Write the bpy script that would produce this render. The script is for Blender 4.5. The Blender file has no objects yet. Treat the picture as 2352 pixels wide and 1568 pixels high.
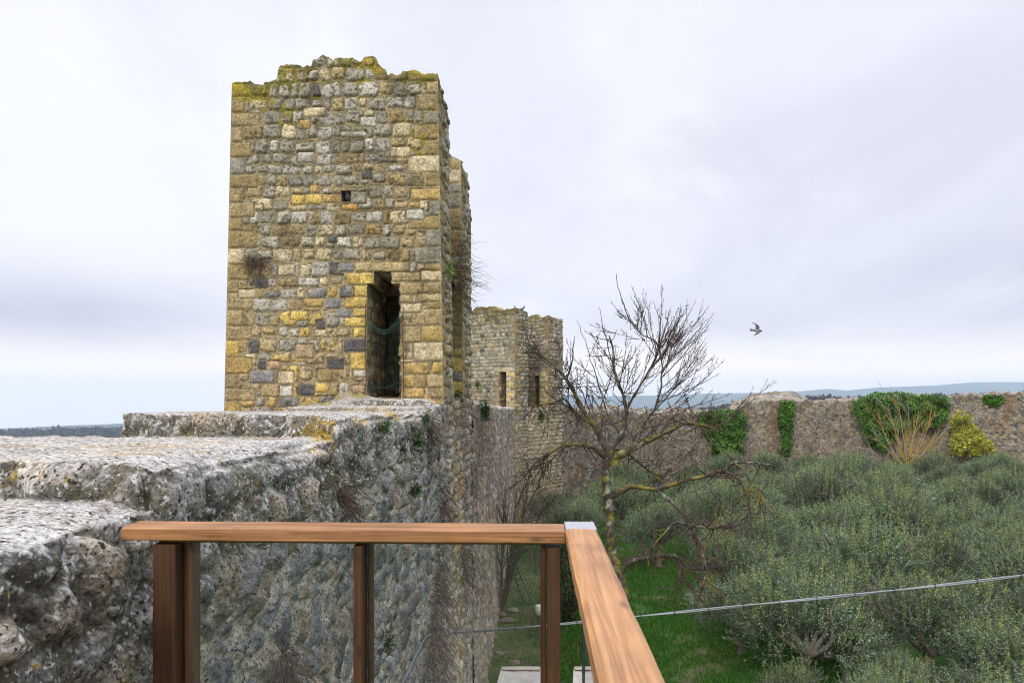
import bpy, math
import numpy as np
from mathutils import Vector

# ------------------------------------------------------------------ basics
scene = bpy.context.scene
COLL = scene.collection
R = np.random.default_rng(11)
EYE = 7.5                       # eye height above the courtyard grass
F, U0, V0 = 1568.0, 1176.0, 905.0
TH = math.atan(54 / 1568.0)     # the wall runs along +Y, the camera looks a little left of it
CT, ST = math.cos(TH), math.sin(TH)


def at(u, v, d):
    xc = (u - U0) / F
    return np.array([d * (xc * CT - ST), d * (xc * ST + CT), EYE - (v - V0) / F * d])


def at_y(u, v, y):
    xc = (u - U0) / F
    return at(u, v, y / (xc * ST + CT))


def at_x(u, v, x):
    xc = (u - U0) / F
    return at(u, v, x / (xc * CT - ST))


def on_ground(u, v, z=0.0):
    return at(u, v, (EYE - z) * F / (v - V0))


def smooth(x, a=0.0, b=1.0):
    t = np.clip((x - a) / (b - a), 0, 1)
    return t * t * (3 - 2 * t)


def mix(a, b, t):
    return a + (b - a) * t


# ------------------------------------------------------------------ noise
def _h(ix, iy, iz, seed):
    ix = ix.astype(np.int64).astype(np.uint32)
    iy = iy.astype(np.int64).astype(np.uint32)
    iz = iz.astype(np.int64).astype(np.uint32)
    h = ix * np.uint32(374761393) + iy * np.uint32(668265263) + iz * np.uint32(2246822519) + np.uint32((seed * 3266489917) & 0xffffffff)
    h ^= h >> np.uint32(13)
    h *= np.uint32(1274126177)
    h ^= h >> np.uint32(16)
    h *= np.uint32(2654435761)
    h ^= h >> np.uint32(15)
    return h.astype(np.float64) / 4294967296.0


def vnoise(P, seed=0):
    f = np.floor(P)
    w = P - f
    w = w * w * (3 - 2 * w)
    x, y, z = f[..., 0], f[..., 1], f[..., 2]
    out = 0
    for dx in (0, 1):
        for dy in (0, 1):
            for dz in (0, 1):
                ww = (w[..., 0] if dx else 1 - w[..., 0]) * (w[..., 1] if dy else 1 - w[..., 1]) * (w[..., 2] if dz else 1 - w[..., 2])
                out = out + ww * _h(x + dx, y + dy, z + dz, seed)
    return out


def fbm(P, freq=1.0, octv=3, seed=0):
    """about -1..1"""
    a, s, tot = 1.0, 0, 0
    for o in range(octv):
        s = s + a * (vnoise(P * (freq * 2.03 ** o) + 17.3 * o, seed + o) * 2 - 1)
        tot += a
        a *= 0.55
    return s / tot * 1.7


def v3(a, b, c=0.0):
    a, b = np.broadcast_arrays(a, b)
    return np.stack([a, b, np.zeros_like(a) + c], -1)


def voronoi(P, seed=0, jit=0.85):
    f = np.floor(P)
    n = P.shape[:-1]
    d1 = np.full(n, 9.0)
    d2 = np.full(n, 9.0)
    i1 = np.zeros(n)
    for dx in (-1, 0, 1):
        for dy in (-1, 0, 1):
            for dz in (-1, 0, 1):
                cx, cy, cz = f[..., 0] + dx, f[..., 1] + dy, f[..., 2] + dz
                r1 = _h(cx, cy, cz, seed)
                px = cx + .5 + (r1 - .5) * jit
                py = cy + .5 + (_h(cx, cy, cz, seed + 1) - .5) * jit
                pz = cz + .5 + (_h(cx, cy, cz, seed + 2) - .5) * jit
                d = np.sqrt((P[..., 0] - px) ** 2 + (P[..., 1] - py) ** 2 + (P[..., 2] - pz) ** 2)
                c = d < d1
                d2 = np.where(c, d1, np.minimum(d2, d))
                i1 = np.where(c, _h(cx, cy, cz, seed + 3), i1)
                d1 = np.where(c, d, d1)
    return d1, d2, i1


# ------------------------------------------------------------------ meshes
class MB:
    def __init__(self):
        self.v, self.c, self.f4, self.f3, self.n = [], [], [], [], 0
        self.alpha = None

    def raw(self, V, C, q=None, t=None):
        V = np.asarray(V, float).reshape(-1, 3)
        C = np.broadcast_to(np.asarray(C, float), V.shape)
        self.v.append(V)
        self.c.append(C)
        if q is not None and len(q):
            self.f4.append(np.asarray(q) + self.n)
        if t is not None and len(t):
            self.f3.append(np.asarray(t) + self.n)
        self.n += len(V)

    def grid(self, P, C, keep=None):
        n, m = P.shape[:2]
        I = np.arange(n * m).reshape(n, m)
        q = np.stack([I[:-1, :-1], I[1:, :-1], I[1:, 1:], I[:-1, 1:]], -1)
        q = q[keep] if keep is not None else q.reshape(-1, 4)
        self.raw(P.reshape(-1, 3), np.broadcast_to(C, P.shape).reshape(-1, 3), q)

    def box(self, lo, hi, C, bev=0.0, rot=None, org=None):
        lo, hi = np.array(lo, float), np.array(hi, float)
        c, h = (lo + hi) / 2, (hi - lo) / 2
        b = min(bev, h.min() * .9)
        V, q, t = [], [], []
        # bevelled box: 24 verts, three per corner
        idx = {}
        for sx in (-1, 1):
            for sy in (-1, 1):
                for sz in (-1, 1):
                    s = np.array([sx, sy, sz])
                    for k in range(3):
                        p = s * (h - b)
                        p[k] = s[k] * h[k]
                        idx[(sx, sy, sz, k)] = len(V)
                        V.append(p)
        for k in range(3):
            a, bb = [i for i in range(3) if i != k]
            for s in (-1, 1):
                def key(i, j):
                    z = [0, 0, 0]; z[k] = s; z[a] = i; z[bb] = j
                    return idx[(z[0], z[1], z[2], k)]
                q.append([key(-1, -1), key(1, -1), key(1, 1), key(-1, 1)])
        if b > 0:
            for k in range(3):
                a, bb = [i for i in range(3) if i != k]
                for i in (-1, 1):
                    for j in (-1, 1):
                        z = [0, 0, 0]; z[a] = i; z[bb] = j
                        z0, z1 = list(z), list(z); z0[k] = -1; z1[k] = 1
                        q.append([idx[(*z0, a)], idx[(*z1, a)], idx[(*z1, bb)], idx[(*z0, bb)]])
            for sx in (-1, 1):
                for sy in (-1, 1):
                    for sz in (-1, 1):
                        t.append([idx[(sx, sy, sz, 0)], idx[(sx, sy, sz, 1)], idx[(sx, sy, sz, 2)]])
        V = np.array(V) + c
        if rot is not None:
            V = (V - org) @ np.array(rot).T + org
        self.raw(V, C, q, t)

    def tube(self, pts, rad, C, sides=6, cap=True):
        pts = np.asarray(pts, float)
        n = len(pts)
        rad = np.broadcast_to(np.asarray(rad, float), (n,))
        T = np.gradient(pts, axis=0)
        T /= np.linalg.norm(T, axis=1, keepdims=True) + 1e-9
        ref = np.array([0.31, 0.27, 0.91]) if abs(T[:, 2]).mean() < .8 else np.array([0.93, 0.3, 0.2])
        A = np.cross(T, ref)
        A /= np.linalg.norm(A, axis=1, keepdims=True) + 1e-9
        B = np.cross(T, A)
        ang = np.arange(sides) * 2 * np.pi / sides
        V = pts[:, None] + rad[:, None, None] * (A[:, None] * np.cos(ang)[None, :, None] + B[:, None] * np.sin(ang)[None, :, None])
        I = np.arange(n * sides).reshape(n, sides)
        J = np.roll(I, -1, 1)
        q = np.stack([I[:-1], J[:-1], J[1:], I[1:]], -1).reshape(-1, 4)
        V = V.reshape(-1, 3)
        C = np.asarray(C, float)
        if C.ndim == 2:
            C = np.repeat(C, sides, 0)
        t = []
        if cap:
            for e in (0, n - 1):
                for k in range(1, sides - 1):
                    t.append([I[e, 0], I[e, k], I[e, k + 1]])
        self.raw(V, C, q, t)
        return V

    def build(self, name, mat, parent=None, origin=None, flat=False):
        V = np.concatenate(self.v)
        C = np.concatenate(self.c)
        if origin is not None:
            V = V - np.asarray(origin, float)
        me = bpy.data.meshes.new(name)
        q = np.concatenate(self.f4) if self.f4 else np.zeros((0, 4), int)
        t = np.concatenate(self.f3) if self.f3 else np.zeros((0, 3), int)
        me.vertices.add(len(V))
        me.vertices.foreach_set('co', V.astype(np.float32).ravel())
        loops = np.concatenate([q.ravel(), t.ravel()]).astype(np.int32)
        me.loops.add(len(loops))
        me.loops.foreach_set('vertex_index', loops)
        me.polygons.add(len(q) + len(t))
        st = np.concatenate([np.arange(len(q)) * 4, len(q) * 4 + np.arange(len(t)) * 3]).astype(np.int32)
        me.polygons.foreach_set('loop_start', st)
        if flat:
            me.polygons.foreach_set('use_smooth', np.zeros(len(st), bool))
        me.update(calc_edges=True)
        a = me.attributes.new('Col', 'FLOAT_COLOR', 'POINT')
        a.data.foreach_set('color', np.concatenate([np.clip(C, 0, 1), np.ones((len(C), 1)) if self.alpha is None else np.asarray(self.alpha).reshape(-1, 1)], 1).astype(np.float32).ravel())
        me.materials.append(mat)
        o = bpy.data.objects.new(name, me)
        COLL.objects.link(o)
        if origin is not None and parent is None:
            o.location = [float(x) for x in origin]
        if parent is not None:
            o.parent = parent
        return o


def tag(o, label=None, cat=None, group=None, kind=None):
    for k, v in (('label', label), ('category', cat), ('group', group), ('kind', kind)):
        if v:
            o[k] = v
    return o


def empty(name, loc, label, cat, group=None):
    o = bpy.data.objects.new(name, None)
    o.empty_display_size = .1
    COLL.objects.link(o)
    o.location = [float(x) for x in loc]
    return tag(o, label, cat, group)


def copy_tree(o, parent=None):
    c = o.copy()
    COLL.objects.link(c)
    if parent is not None:
        c.parent = parent
    for ch in [x for x in list(COLL.objects) if x.parent == o]:
        copy_tree(ch, c)
    return c


# ------------------------------------------------------------------ materials
def mat_col(name, rough=.9, fine=(40., .5), pits=None, bump=(40., .4, .01), spec=.25, sheen=None, trans=0.0, coat=0.0, specks=None):
    """base colour from the mesh's own colours, broken up by object-space noise"""
    m = bpy.data.materials.new(name)
    m.use_nodes = True
    nt = m.node_tree
    nd, lk = nt.nodes, nt.links
    bs = nd['Principled BSDF']
    bs.inputs['Roughness'].default_value = rough
    bs.inputs['Specular IOR Level'].default_value = spec
    at_ = nd.new('ShaderNodeAttribute')
    at_.attribute_name = 'Col'
    col = at_.outputs['Color']
    tc = nd.new('ShaderNodeTexCoord')
    if fine:
        nz = nd.new('ShaderNodeTexNoise')
        nz.inputs['Scale'].default_value = fine[0]
        nz.inputs['Detail'].default_value = 5
        nz.inputs['Roughness'].default_value = .65
        lk.new(tc.outputs['Object'], nz.inputs['Vector'])
        mr = nd.new('ShaderNodeMapRange')
        mr.inputs['From Min'].default_value = .3
        mr.inputs['From Max'].default_value = .7
        mr.inputs['To Min'].default_value = 1 - fine[1]
        mr.inputs['To Max'].default_value = 1 + fine[1]
        lk.new(nz.outputs['Fac'], mr.inputs['Value'])
        mx = nd.new('ShaderNodeVectorMath')
        mx.operation = 'SCALE'
        lk.new(col, mx.inputs[0])
        lk.new(mr.outputs['Result'], mx.inputs['Scale'])
        col = mx.outputs['Vector']
    if pits:
        pz = nd.new('ShaderNodeTexNoise')
        pz.inputs['Scale'].default_value = pits[0]
        pz.inputs['Detail'].default_value = 3
        lk.new(tc.outputs['Object'], pz.inputs['Vector'])
        pr = nd.new('ShaderNodeMapRange')
        pr.inputs['From Min'].default_value = pits[1]
        pr.inputs['From Max'].default_value = pits[1] + .05
        lk.new(pz.outputs['Fac'], pr.inputs['Value'])
        pm = nd.new('ShaderNodeMixRGB')
        lk.new(pr.outputs['Result'], pm.inputs['Fac'])
        lk.new(col, pm.inputs['Color1'])
        pm.inputs['Color2'].default_value = (*pits[2], 1)
        col = pm.outputs['Color']
    if specks:
        pz = nd.new('ShaderNodeTexNoise')
        pz.inputs['Scale'].default_value = specks[0]
        pz.inputs['Detail'].default_value = 4
        pz.inputs['Roughness'].default_value = .6
        mp = nd.new('ShaderNodeMapping')
        mp.inputs['Location'].default_value = (3.3, 7.1, 1.9)
        lk.new(tc.outputs['Object'], mp.inputs['Vector'])
        lk.new(mp.outputs['Vector'], pz.inputs['Vector'])
        pr = nd.new('ShaderNodeMapRange')
        pr.inputs['From Min'].default_value = specks[1]
        pr.inputs['From Max'].default_value = specks[1] + .04
        pr.inputs['To Max'].default_value = .8
        lk.new(pz.outputs['Fac'], pr.inputs['Value'])
        ml_ = nd.new('ShaderNodeMath')
        ml_.operation = 'MULTIPLY'
        lk.new(pr.outputs['Result'], ml_.inputs[0])
        lk.new(at_.outputs['Alpha'], ml_.inputs[1])
        pm = nd.new('ShaderNodeMixRGB')
        lk.new(ml_.outputs[0], pm.inputs['Fac'])
        lk.new(col, pm.inputs['Color1'])
        pm.inputs['Color2'].default_value = (*specks[2], 1)
        col = pm.outputs['Color']
    lk.new(col, bs.inputs['Base Color'])
    if bump:
        bz = nd.new('ShaderNodeTexNoise')
        bz.inputs['Scale'].default_value = bump[0]
        bz.inputs['Detail'].default_value = 4
        lk.new(tc.outputs['Object'], bz.inputs['Vector'])
        bp = nd.new('ShaderNodeBump')
        bp.inputs['Strength'].default_value = bump[1]
        bp.inputs['Distance'].default_value = bump[2]
        lk.new(bz.outputs['Fac'], bp.inputs['Height'])
        lk.new(bp.outputs['Normal'], bs.inputs['Normal'])
    if trans > 0:
        tr = nd.new('ShaderNodeBsdfTranslucent')
        lk.new(col, tr.inputs['Color'])
        ms = nd.new('ShaderNodeMixShader')
        ms.inputs['Fac'].default_value = trans
        lk.new(bs.outputs['BSDF'], ms.inputs[1])
        lk.new(tr.outputs['BSDF'], ms.inputs[2])
        lk.new(ms.outputs['Shader'], nd['Material Output'].inputs['Surface'])
    return m


M_TOWER = mat_col('tower_masonry', .92, (38., .45), (60., .60, (.055, .045, .03)), (70., .7, .014))
M_WALL = mat_col('weathered_wall', .93, (60., .6), (48., .585, (.045, .04, .03)), (90., .9, .012), specks=(36., .60, (.60, .595, .57)))
M_FARWALL = mat_col('far_wall_masonry', .93, (9., .45), None, (14., .5, .04))
M_BARK = mat_col('bark', .9, (60., .35), None, (80., .6, .01))
M_TWIG = mat_col('twigs', .85, None, None, None)
M_LEAF = mat_col('foliage', .5, None, None, None, .35, trans=.15)
M_IVY = mat_col('ivy_leaves', .4, None, None, None, .35, trans=.2)
M_GRASS = mat_col('grass_blades', .6, None, None, None, .2, trans=.3)
M_PLAIN = mat_col('painted_and_plastic', .5, (25., .12), None, None)
M_STONE = mat_col('pale_stone', .85, (25., .2), None, (40., .4, .008))
M_BIRD = mat_col('feathers', .65, (60., .2), None, None)
M_FAR = mat_col('distant_land', .95, (.02, .35), None, None)
M_GROUND = mat_col('lawn_soil', .95, (6., .45), None, (12., .6, .05))


def mat_wood(name, base, dark, rough, axis=0, coat=.0):
    m = bpy.data.materials.new(name)
    m.use_nodes = True
    nd, lk = m.node_tree.nodes, m.node_tree.links
    bs = nd['Principled BSDF']
    bs.inputs['Roughness'].default_value = rough
    bs.inputs['Specular IOR Level'].default_value = .4
    bs.inputs['Coat Weight'].default_value = coat
    bs.inputs['Coat Roughness'].default_value = .35
    tc = nd.new('ShaderNodeTexCoord')
    mp = nd.new('ShaderNodeMapping')
    sc = [48., 48., 48.]
    sc[axis] = 1.3
    mp.inputs['Scale'].default_value = sc
    lk.new(tc.outputs['Object'], mp.inputs['Vector'])
    nz = nd.new('ShaderNodeTexNoise')
    nz.inputs['Scale'].default_value = 1.7
    nz.inputs['Detail'].default_value = 6
    nz.inputs['Roughness'].default_value = .6
    nz.inputs['Distortion'].default_value = .6
    lk.new(mp.outputs['Vector'], nz.inputs['Vector'])
    cr = nd.new('ShaderNodeValToRGB')
    cr.color_ramp.elements[0].position = .3
    cr.color_ramp.elements[0].color = (*dark, 1)
    cr.color_ramp.elements[1].position = .62
    cr.color_ramp.elements[1].color = (*base, 1)
    lk.new(nz.outputs['Fac'], cr.inputs['Fac'])
    # knots and stains
    mp2 = nd.new('ShaderNodeMapping')
    s2 = [14., 14., 14.]
    s2[axis] = 5.
    mp2.inputs['Scale'].default_value = s2
    lk.new(tc.outputs['Object'], mp2.inputs['Vector'])
    vo = nd.new('ShaderNodeTexVoronoi')
    vo.inputs['Scale'].default_value = .9
    lk.new(mp2.outputs['Vector'], vo.inputs['Vector'])
    mr = nd.new('ShaderNodeMapRange')
    mr.inputs['From Min'].default_value = .06
    mr.inputs['From Max'].default_value = .17
    mr.inputs['To Min'].default_value = .75
    mr.inputs['To Max'].default_value = 0
    lk.new(vo.outputs['Distance'], mr.inputs['Value'])
    kx = nd.new('ShaderNodeMixRGB')
    lk.new(mr.outputs['Result'], kx.inputs['Fac'])
    lk.new(cr.outputs['Color'], kx.inputs['Color1'])
    kx.inputs['Color2'].default_value = (dark[0] * .35, dark[1] * .35, dark[2] * .4, 1)
    n2 = nd.new('ShaderNodeTexNoise')
    n2.inputs['Scale'].default_value = 5
    n2.inputs['Detail'].default_value = 3
    lk.new(tc.outputs['Object'], n2.inputs['Vector'])
    m2 = nd.new('ShaderNodeMapRange')
    m2.inputs['From Min'].default_value = .3
    m2.inputs['From Max'].default_value = .7
    m2.inputs['To Min'].default_value = .75
    m2.inputs['To Max'].default_value = 1.2
    lk.new(n2.outputs['Fac'], m2.inputs['Value'])
    vm = nd.new('ShaderNodeVectorMath')
    vm.operation = 'SCALE'
    lk.new(kx.outputs['Color'], vm.inputs[0])
    lk.new(m2.outputs['Result'], vm.inputs['Scale'])
    lk.new(vm.outputs['Vector'], bs.inputs['Base Color'])
    bp = nd.new('ShaderNodeBump')
    bp.inputs['Strength'].default_value = .35
    bp.inputs['Distance'].default_value = .003
    lk.new(nz.outputs['Fac'], bp.inputs['Height'])
    lk.new(bp.outputs['Normal'], bs.inputs['Normal'])
    return m


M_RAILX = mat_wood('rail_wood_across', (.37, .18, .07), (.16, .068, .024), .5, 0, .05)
M_RAILY = mat_wood('rail_wood_along', (.48, .25, .105), (.25, .11, .04), .5, 1, .05)
M_POST = mat_wood('post_wood', (.080, .036, .014), (.034, .014, .006), .5, 2)
M_POST2 = mat_wood('weathered_post_wood', (.125, .066, .032), (.06, .03, .013), .6, 2)
M_DECK = mat_wood('deck_wood', (.22, .13, .07), (.10, .06, .03), .7, 0)


def mat_glass():
    m = bpy.data.materials.new('railing_glass')
    m.use_nodes = True
    nd, lk = m.node_tree.nodes, m.node_tree.links
    nd.remove(nd['Principled BSDF'])
    tr = nd.new('ShaderNodeBsdfTransparent')
    tr.inputs['Color'].default_value = (.925, .945, .94, 1)
    gl = nd.new('ShaderNodeBsdfGlossy')
    gl.inputs['Color'].default_value = (1, 1, 1, 1)
    gl.inputs['Roughness'].default_value = .03
    fr = nd.new('ShaderNodeFresnel')
    fr.inputs['IOR'].default_value = 1.42
    df = nd.new('ShaderNodeBsdfDiffuse')
    df.inputs['Color'].default_value = (.55, .58, .58, 1)
    tc = nd.new('ShaderNodeTexCoord')
    nz = nd.new('ShaderNodeTexNoise')
    nz.inputs['Scale'].default_value = 4
    nz.inputs['Detail'].default_value = 5
    lk.new(tc.outputs['Object'], nz.inputs['Vector'])
    mr = nd.new('ShaderNodeMapRange')
    mr.inputs['From Min'].default_value = .35
    mr.inputs['From Max'].default_value = .75
    mr.inputs['To Min'].default_value = .002
    mr.inputs['To Max'].default_value = .018
    lk.new(nz.outputs['Fac'], mr.inputs['Value'])
    a = nd.new('ShaderNodeMixShader')
    b = nd.new('ShaderNodeMixShader')
    cap = nd.new('ShaderNodeMath')
    cap.operation = 'MINIMUM'
    cap.inputs[1].default_value = .035
    lk.new(fr.outputs['Fac'], cap.inputs[0])
    lk.new(cap.outputs[0], a.inputs['Fac'])
    lk.new(tr.outputs['BSDF'], a.inputs[1])
    lk.new(gl.outputs['BSDF'], a.inputs[2])
    lk.new(mr.outputs['Result'], b.inputs['Fac'])
    lk.new(a.outputs['Shader'], b.inputs[1])
    lk.new(df.outputs['BSDF'], b.inputs[2])
    lk.new(b.outputs['Shader'], nd['Material Output'].inputs['Surface'])
    return m


M_GLASS = mat_glass()


def mat_metal(name, col, rough, metallic):
    m = bpy.data.materials.new(name)
    m.use_nodes = True
    nd, lk = m.node_tree.nodes, m.node_tree.links
    bs = nd['Principled BSDF']
    bs.inputs['Base Color'].default_value = (*col, 1)
    bs.inputs['Metallic'].default_value = metallic
    tc = nd.new('ShaderNodeTexCoord')
    nz = nd.new('ShaderNodeTexNoise')
    nz.inputs['Scale'].default_value = 30
    lk.new(tc.outputs['Object'], nz.inputs['Vector'])
    mr = nd.new('ShaderNodeMapRange')
    mr.inputs['To Min'].default_value = rough - .1
    mr.inputs['To Max'].default_value = rough + .15
    lk.new(nz.outputs['Fac'], mr.inputs['Value'])
    lk.new(mr.outputs['Result'], bs.inputs['Roughness'])
    return m


M_PLATE = mat_metal('zinc_plate', (.36, .36, .38), .6, .2)
M_CABLE = mat_metal('cable_sheath', (.20, .225, .235), .5, .1)
M_RUST = mat_metal('rusty_rod', (.10, .055, .035), .8, .3)
M_NET = mat_metal('green_net', (.016, .062, .048), .7, 0)

# ------------------------------------------------------------------ masonry layout
PAL = np.array([[.30, .275, .215],  # 0 grey, pitted
                [.10, .098, .096], # 1 dark basalt
                [.45, .425, .36],   # 2 light grey
                [.38, .295, .155],  # 3 tan
                [.43, .305, .115],  # 4 ochre
                [.53, .385, .115],  # 5 yellow
                [.44, .315, .19],   # 6 pinkish
                [.54, .455, .285],  # 7 cream
                [.27, .205, .095],  # 8 brown
                [.22, .215, .205],  # 9 blue grey
                [.44, .26, .085]])  # 10 orange
W_TOP = np.array([.42, .01, .24, .16, .015, .0, .0, .06, .10, .0, .0])
W_MID = np.array([.28, .012, .21, .23, .05, .01, .03, .12, .05, .02, .01])
W_LOW = np.array([.13, .015, .14, .28, .12, .07, .05, .14, .05, .02, .015])
W_QUO = np.array([.03, .0, .01, .30, .28, .16, .0, .04, .18, .0, .0])
W_QTOP = np.array([.12, .0, .02, .34, .0, .0, .0, .02, .50, .0, .0])


def pick(u, w):
    c = np.cumsum(w / w.sum())
    return np.searchsorted(c, np.clip(u, 0, .9999))


def rbox(dx, dy, a, b, r):
    qx = np.abs(dx) - (a - r)
    qy = np.abs(dy) - (b - r)
    return np.hypot(np.maximum(qx, 0), np.maximum(qy, 0)) + np.minimum(np.maximum(qx, qy), 0) - r


def courses(s, t, rh, sw, seed, warp=.02):
    """coursed rubble: (inside depth, random id, random id 2, local s, local t)"""
    g = np.random.default_rng(seed)
    Q = v3(s, t)
    tt = t + warp * fbm(Q, 1.6, 2, seed + 5)
    ss = s + warp * .8 * fbm(Q, 2.2, 2, seed + 9)
    t0, t1 = tt.min() - .5, tt.max() + .5
    hs = g.uniform(rh[0], rh[1], int((t1 - t0) / rh[0]) + 3)
    rb = t0 + np.concatenate([[0], np.cumsum(hs)])
    row = np.clip(np.searchsorted(rb, tt) - 1, 0, len(hs) - 1)
    s0, s1 = ss.min() - .8, ss.max() + .8
    NC = int((s1 - s0) / sw[0]) + 4
    wd = np.exp(g.uniform(np.log(sw[0]), np.log(sw[1]), (len(hs), NC)))
    cb = np.concatenate([np.zeros((len(hs), 1)), np.cumsum(wd, 1)], 1) - g.uniform(0, sw[1], (len(hs), 1)) + s0
    BIG = 1000.0
    flat = (cb + np.arange(len(hs))[:, None] * BIG + 500).ravel()
    k = np.searchsorted(flat, (ss + row * BIG + 500).ravel()).reshape(s.shape) - 1
    col = np.clip(k - row * (NC + 1), 0, NC - 1)
    a0, a1 = cb[row, col], cb[row, col + 1]
    b0, b1 = rb[row], rb[row + 1]
    RN = g.random((len(hs), NC, 8))[row, col]
    gap = .004
    a0 = a0 + gap + RN[..., 2] ** 2 * .020
    a1 = a1 - gap - RN[..., 3] ** 2 * .020
    b0 = b0 + gap + RN[..., 4] ** 3 * .040
    b1 = b1 - gap - RN[..., 5] ** 3 * .040
    ca, cbm = (a0 + a1) / 2, (b0 + b1) / 2
    ha, hb = np.maximum((a1 - a0) / 2, .02), np.maximum((b1 - b0) / 2, .02)
    ang = (RN[..., 6] - .5) * .22
    dx, dy = ss - ca, tt - cbm
    dx, dy = dx * np.cos(ang) - dy * np.sin(ang), dx * np.sin(ang) + dy * np.cos(ang)
    sd = rbox(dx, dy, ha, hb, np.minimum(ha, hb) * (.22 + .5 * RN[..., 7]))
    sd = sd + .010 * fbm(Q, 14, 2, seed + 21)
    return -sd, RN[..., 0], RN[..., 1], dx / ha, dy / hb


def stones(s, t, hgt, seed, rh=(.15, .25), sw=(.15, .36), wts=None, lich=0.0, bulge=.032, quo=None, rects=(), big=None, warp=.02, mort=(.32, .265, .155)):
    """height and colour of a rubble face. hgt 0..1 = low..high (changes the stone mix); quo=(sL,sR) quoined edges"""
    Q = v3(s, t)
    ins, r1, r2, lx, ly = courses(s, t, rh, sw, seed, warp)
    if big is not None:
        m = big
        i2, q1, q2, x2, y2 = courses(s, t, (.22, .34), (.28, .62), seed + 77, .01)
        ins = np.where(m, i2 + .004, ins)
        r1 = np.where(m, q1, r1); r2 = np.where(m, q2, r2); lx = np.where(m, x2 * .4, lx); ly = np.where(m, y2 * .4, ly)
    kind = np.where(hgt > .58 + .14 * (r2 - .5), pick(r1, W_TOP), np.where(hgt > .27 + .2 * (r2 - .5), pick(r1, W_MID), pick(r1, W_LOW)))
    if wts is not None:
        kind = pick(r1, wts)
    if big is not None:
        kind = np.where(big, pick(r1, np.array([.05, .0, .06, .46, .08, .03, .02, .24, .06, .0, .0])), kind)
    col = PAL[kind].copy()
    amp = bulge * (.55 + .9 * r2)
    if big is not None:
        amp = np.where(big, .014, amp)
    flat = np.zeros(s.shape)
    if quo is not None:
        g = np.random.default_rng(seed + 3)
        hs = g.uniform(.19, .29, 200)
        qb = t.min() - .3 + np.concatenate([[0], np.cumsum(hs)])
        qr = np.clip(np.searchsorted(qb, t) - 1, 0, 199)
        for side, e in enumerate(quo):
            if e is None:
                continue
            ln = np.where((np.arange(200) + side) % 2 == 0, g.uniform(.17, .27, 200), g.uniform(.34, .52, 200))
            ru = g.random(200)
            d = (s - e) if side == 0 else (e - s)
            L = ln[qr]
            c0, c1 = qb[qr] + .006, qb[qr + 1] - .006
            sd = rbox(d - L / 2, t - (c0 + c1) / 2, L / 2 + .0, (c1 - c0) / 2, .014) + .005 * fbm(Q, 12, 2, seed + 31)
            # the outer end runs through to the corner
            sd = np.where(d < L / 2, np.maximum(sd - 0, np.abs(t - (c0 + c1) / 2) - (c1 - c0) / 2), sd)
            m = d < L + .012
            kq = np.where(hgt > (.42 if side == 0 else .2), pick(ru, W_QTOP)[qr], pick(ru, W_QUO)[qr])
            ins = np.where(m, -sd, ins)
            col = np.where(m[..., None], PAL[kq], col)
            amp = np.where(m, .020, amp)
            r2 = np.where(m, ru[qr], r2)
            flat = np.where(m, 1, flat)
    for (x0, x1, z0, z1, k, rad) in rects:
        sd = rbox(s - (x0 + x1) / 2, t - (z0 + z1) / 2, (x1 - x0) / 2 - .005, (z1 - z0) / 2 - .005, rad) + .006 * fbm(Q, 11, 2, seed + 41)
        m = sd < .02
        ins = np.where(m, -sd, ins)
        col = np.where(m[..., None], PAL[k] * (1.0), col)
        amp = np.where(m, .024, amp)
        flat = np.where(m, 1, flat)
    on = smooth(ins, -.002, .012)
    dome = 1 - np.exp(-np.maximum(ins, 0) / .012)
    n1 = fbm(Q, 9, 3, seed + 51)
    n2 = fbm(Q, 30, 2, seed + 53)
    pit = smooth(fbm(Q, 24, 2, seed + 57), .42, .75) * (1 - .7 * flat) * on
    h = amp * dome * on + on * (.006 * n1 + .003 * n2) + (1 - on) * (.005 * n1 - .002) - .020 * np.exp(-((ins + .001) / .0085) ** 2) * (.35 + .65 * smooth(n1 + .4 * n2, -.5, .5))
    h = h + on * (1 - flat) * (r2 - .5) * .04 * lx * .35 + on * (1 - flat) * (r1 - .5) * .04 * ly * .5
    h = h - .014 * pit
    # colour variation of the stone itself
    var = 1 + .22 * n1 + .16 * n2 + .35 * (r2 - .5)
    col = col * np.clip(var, .45, 1.6)[..., None]
    patch = smooth(fbm(Q, 6, 3, seed + 61), .1, .8) * .45
    col = mix(col, np.array([.42, .385, .30]) * np.ones(3), (patch * (1 - flat) * on)[..., None])
    col = mix(col, np.array([.10, .088, .068]), (pit * .75)[..., None])
    mc = np.array(mort) * (1 + .25 * n1 + .2 * n2)[..., None]
    mc = mix(mc, np.array([.13, .10, .055]), smooth(fbm(Q, 2.2, 3, seed + 63), -.1, .7)[..., None] * .45)
    col = mix(mc, col, on[..., None])
    # lichen and moss
    if np.any(np.asarray(lich) > 0):
        ln = fbm(Q, 2.2, 4, seed + 71) * .6 + fbm(Q, 11, 3, seed + 73) * .55
        la = smooth(ln + lich * 2.0 - 1.0 - .45 * on, 0, .35)
        yc = mix(np.array([.30, .235, .018]), np.array([.17, .155, .025]), smooth(fbm(Q, 7, 2, seed + 75), -.4, .4)[..., None])
        col = mix(col, yc, (la * .85)[..., None])
        h = h + la * .006
        dk = smooth(fbm(Q, 3.3, 4, seed + 77) + lich - .75, 0, .5)
        col = mix(col, np.array([.10, .088, .058]), (dk * .55)[..., None])
    # weather film: brown-grey soot patches
    sf = smooth(fbm(Q, .9, 4, seed + 81) + .25 * fbm(Q, 5, 2, seed + 83), .0, .8)
    col = mix(col, col * np.array([.62, .58, .50]), (sf * .5)[..., None])
    return h, col


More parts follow.
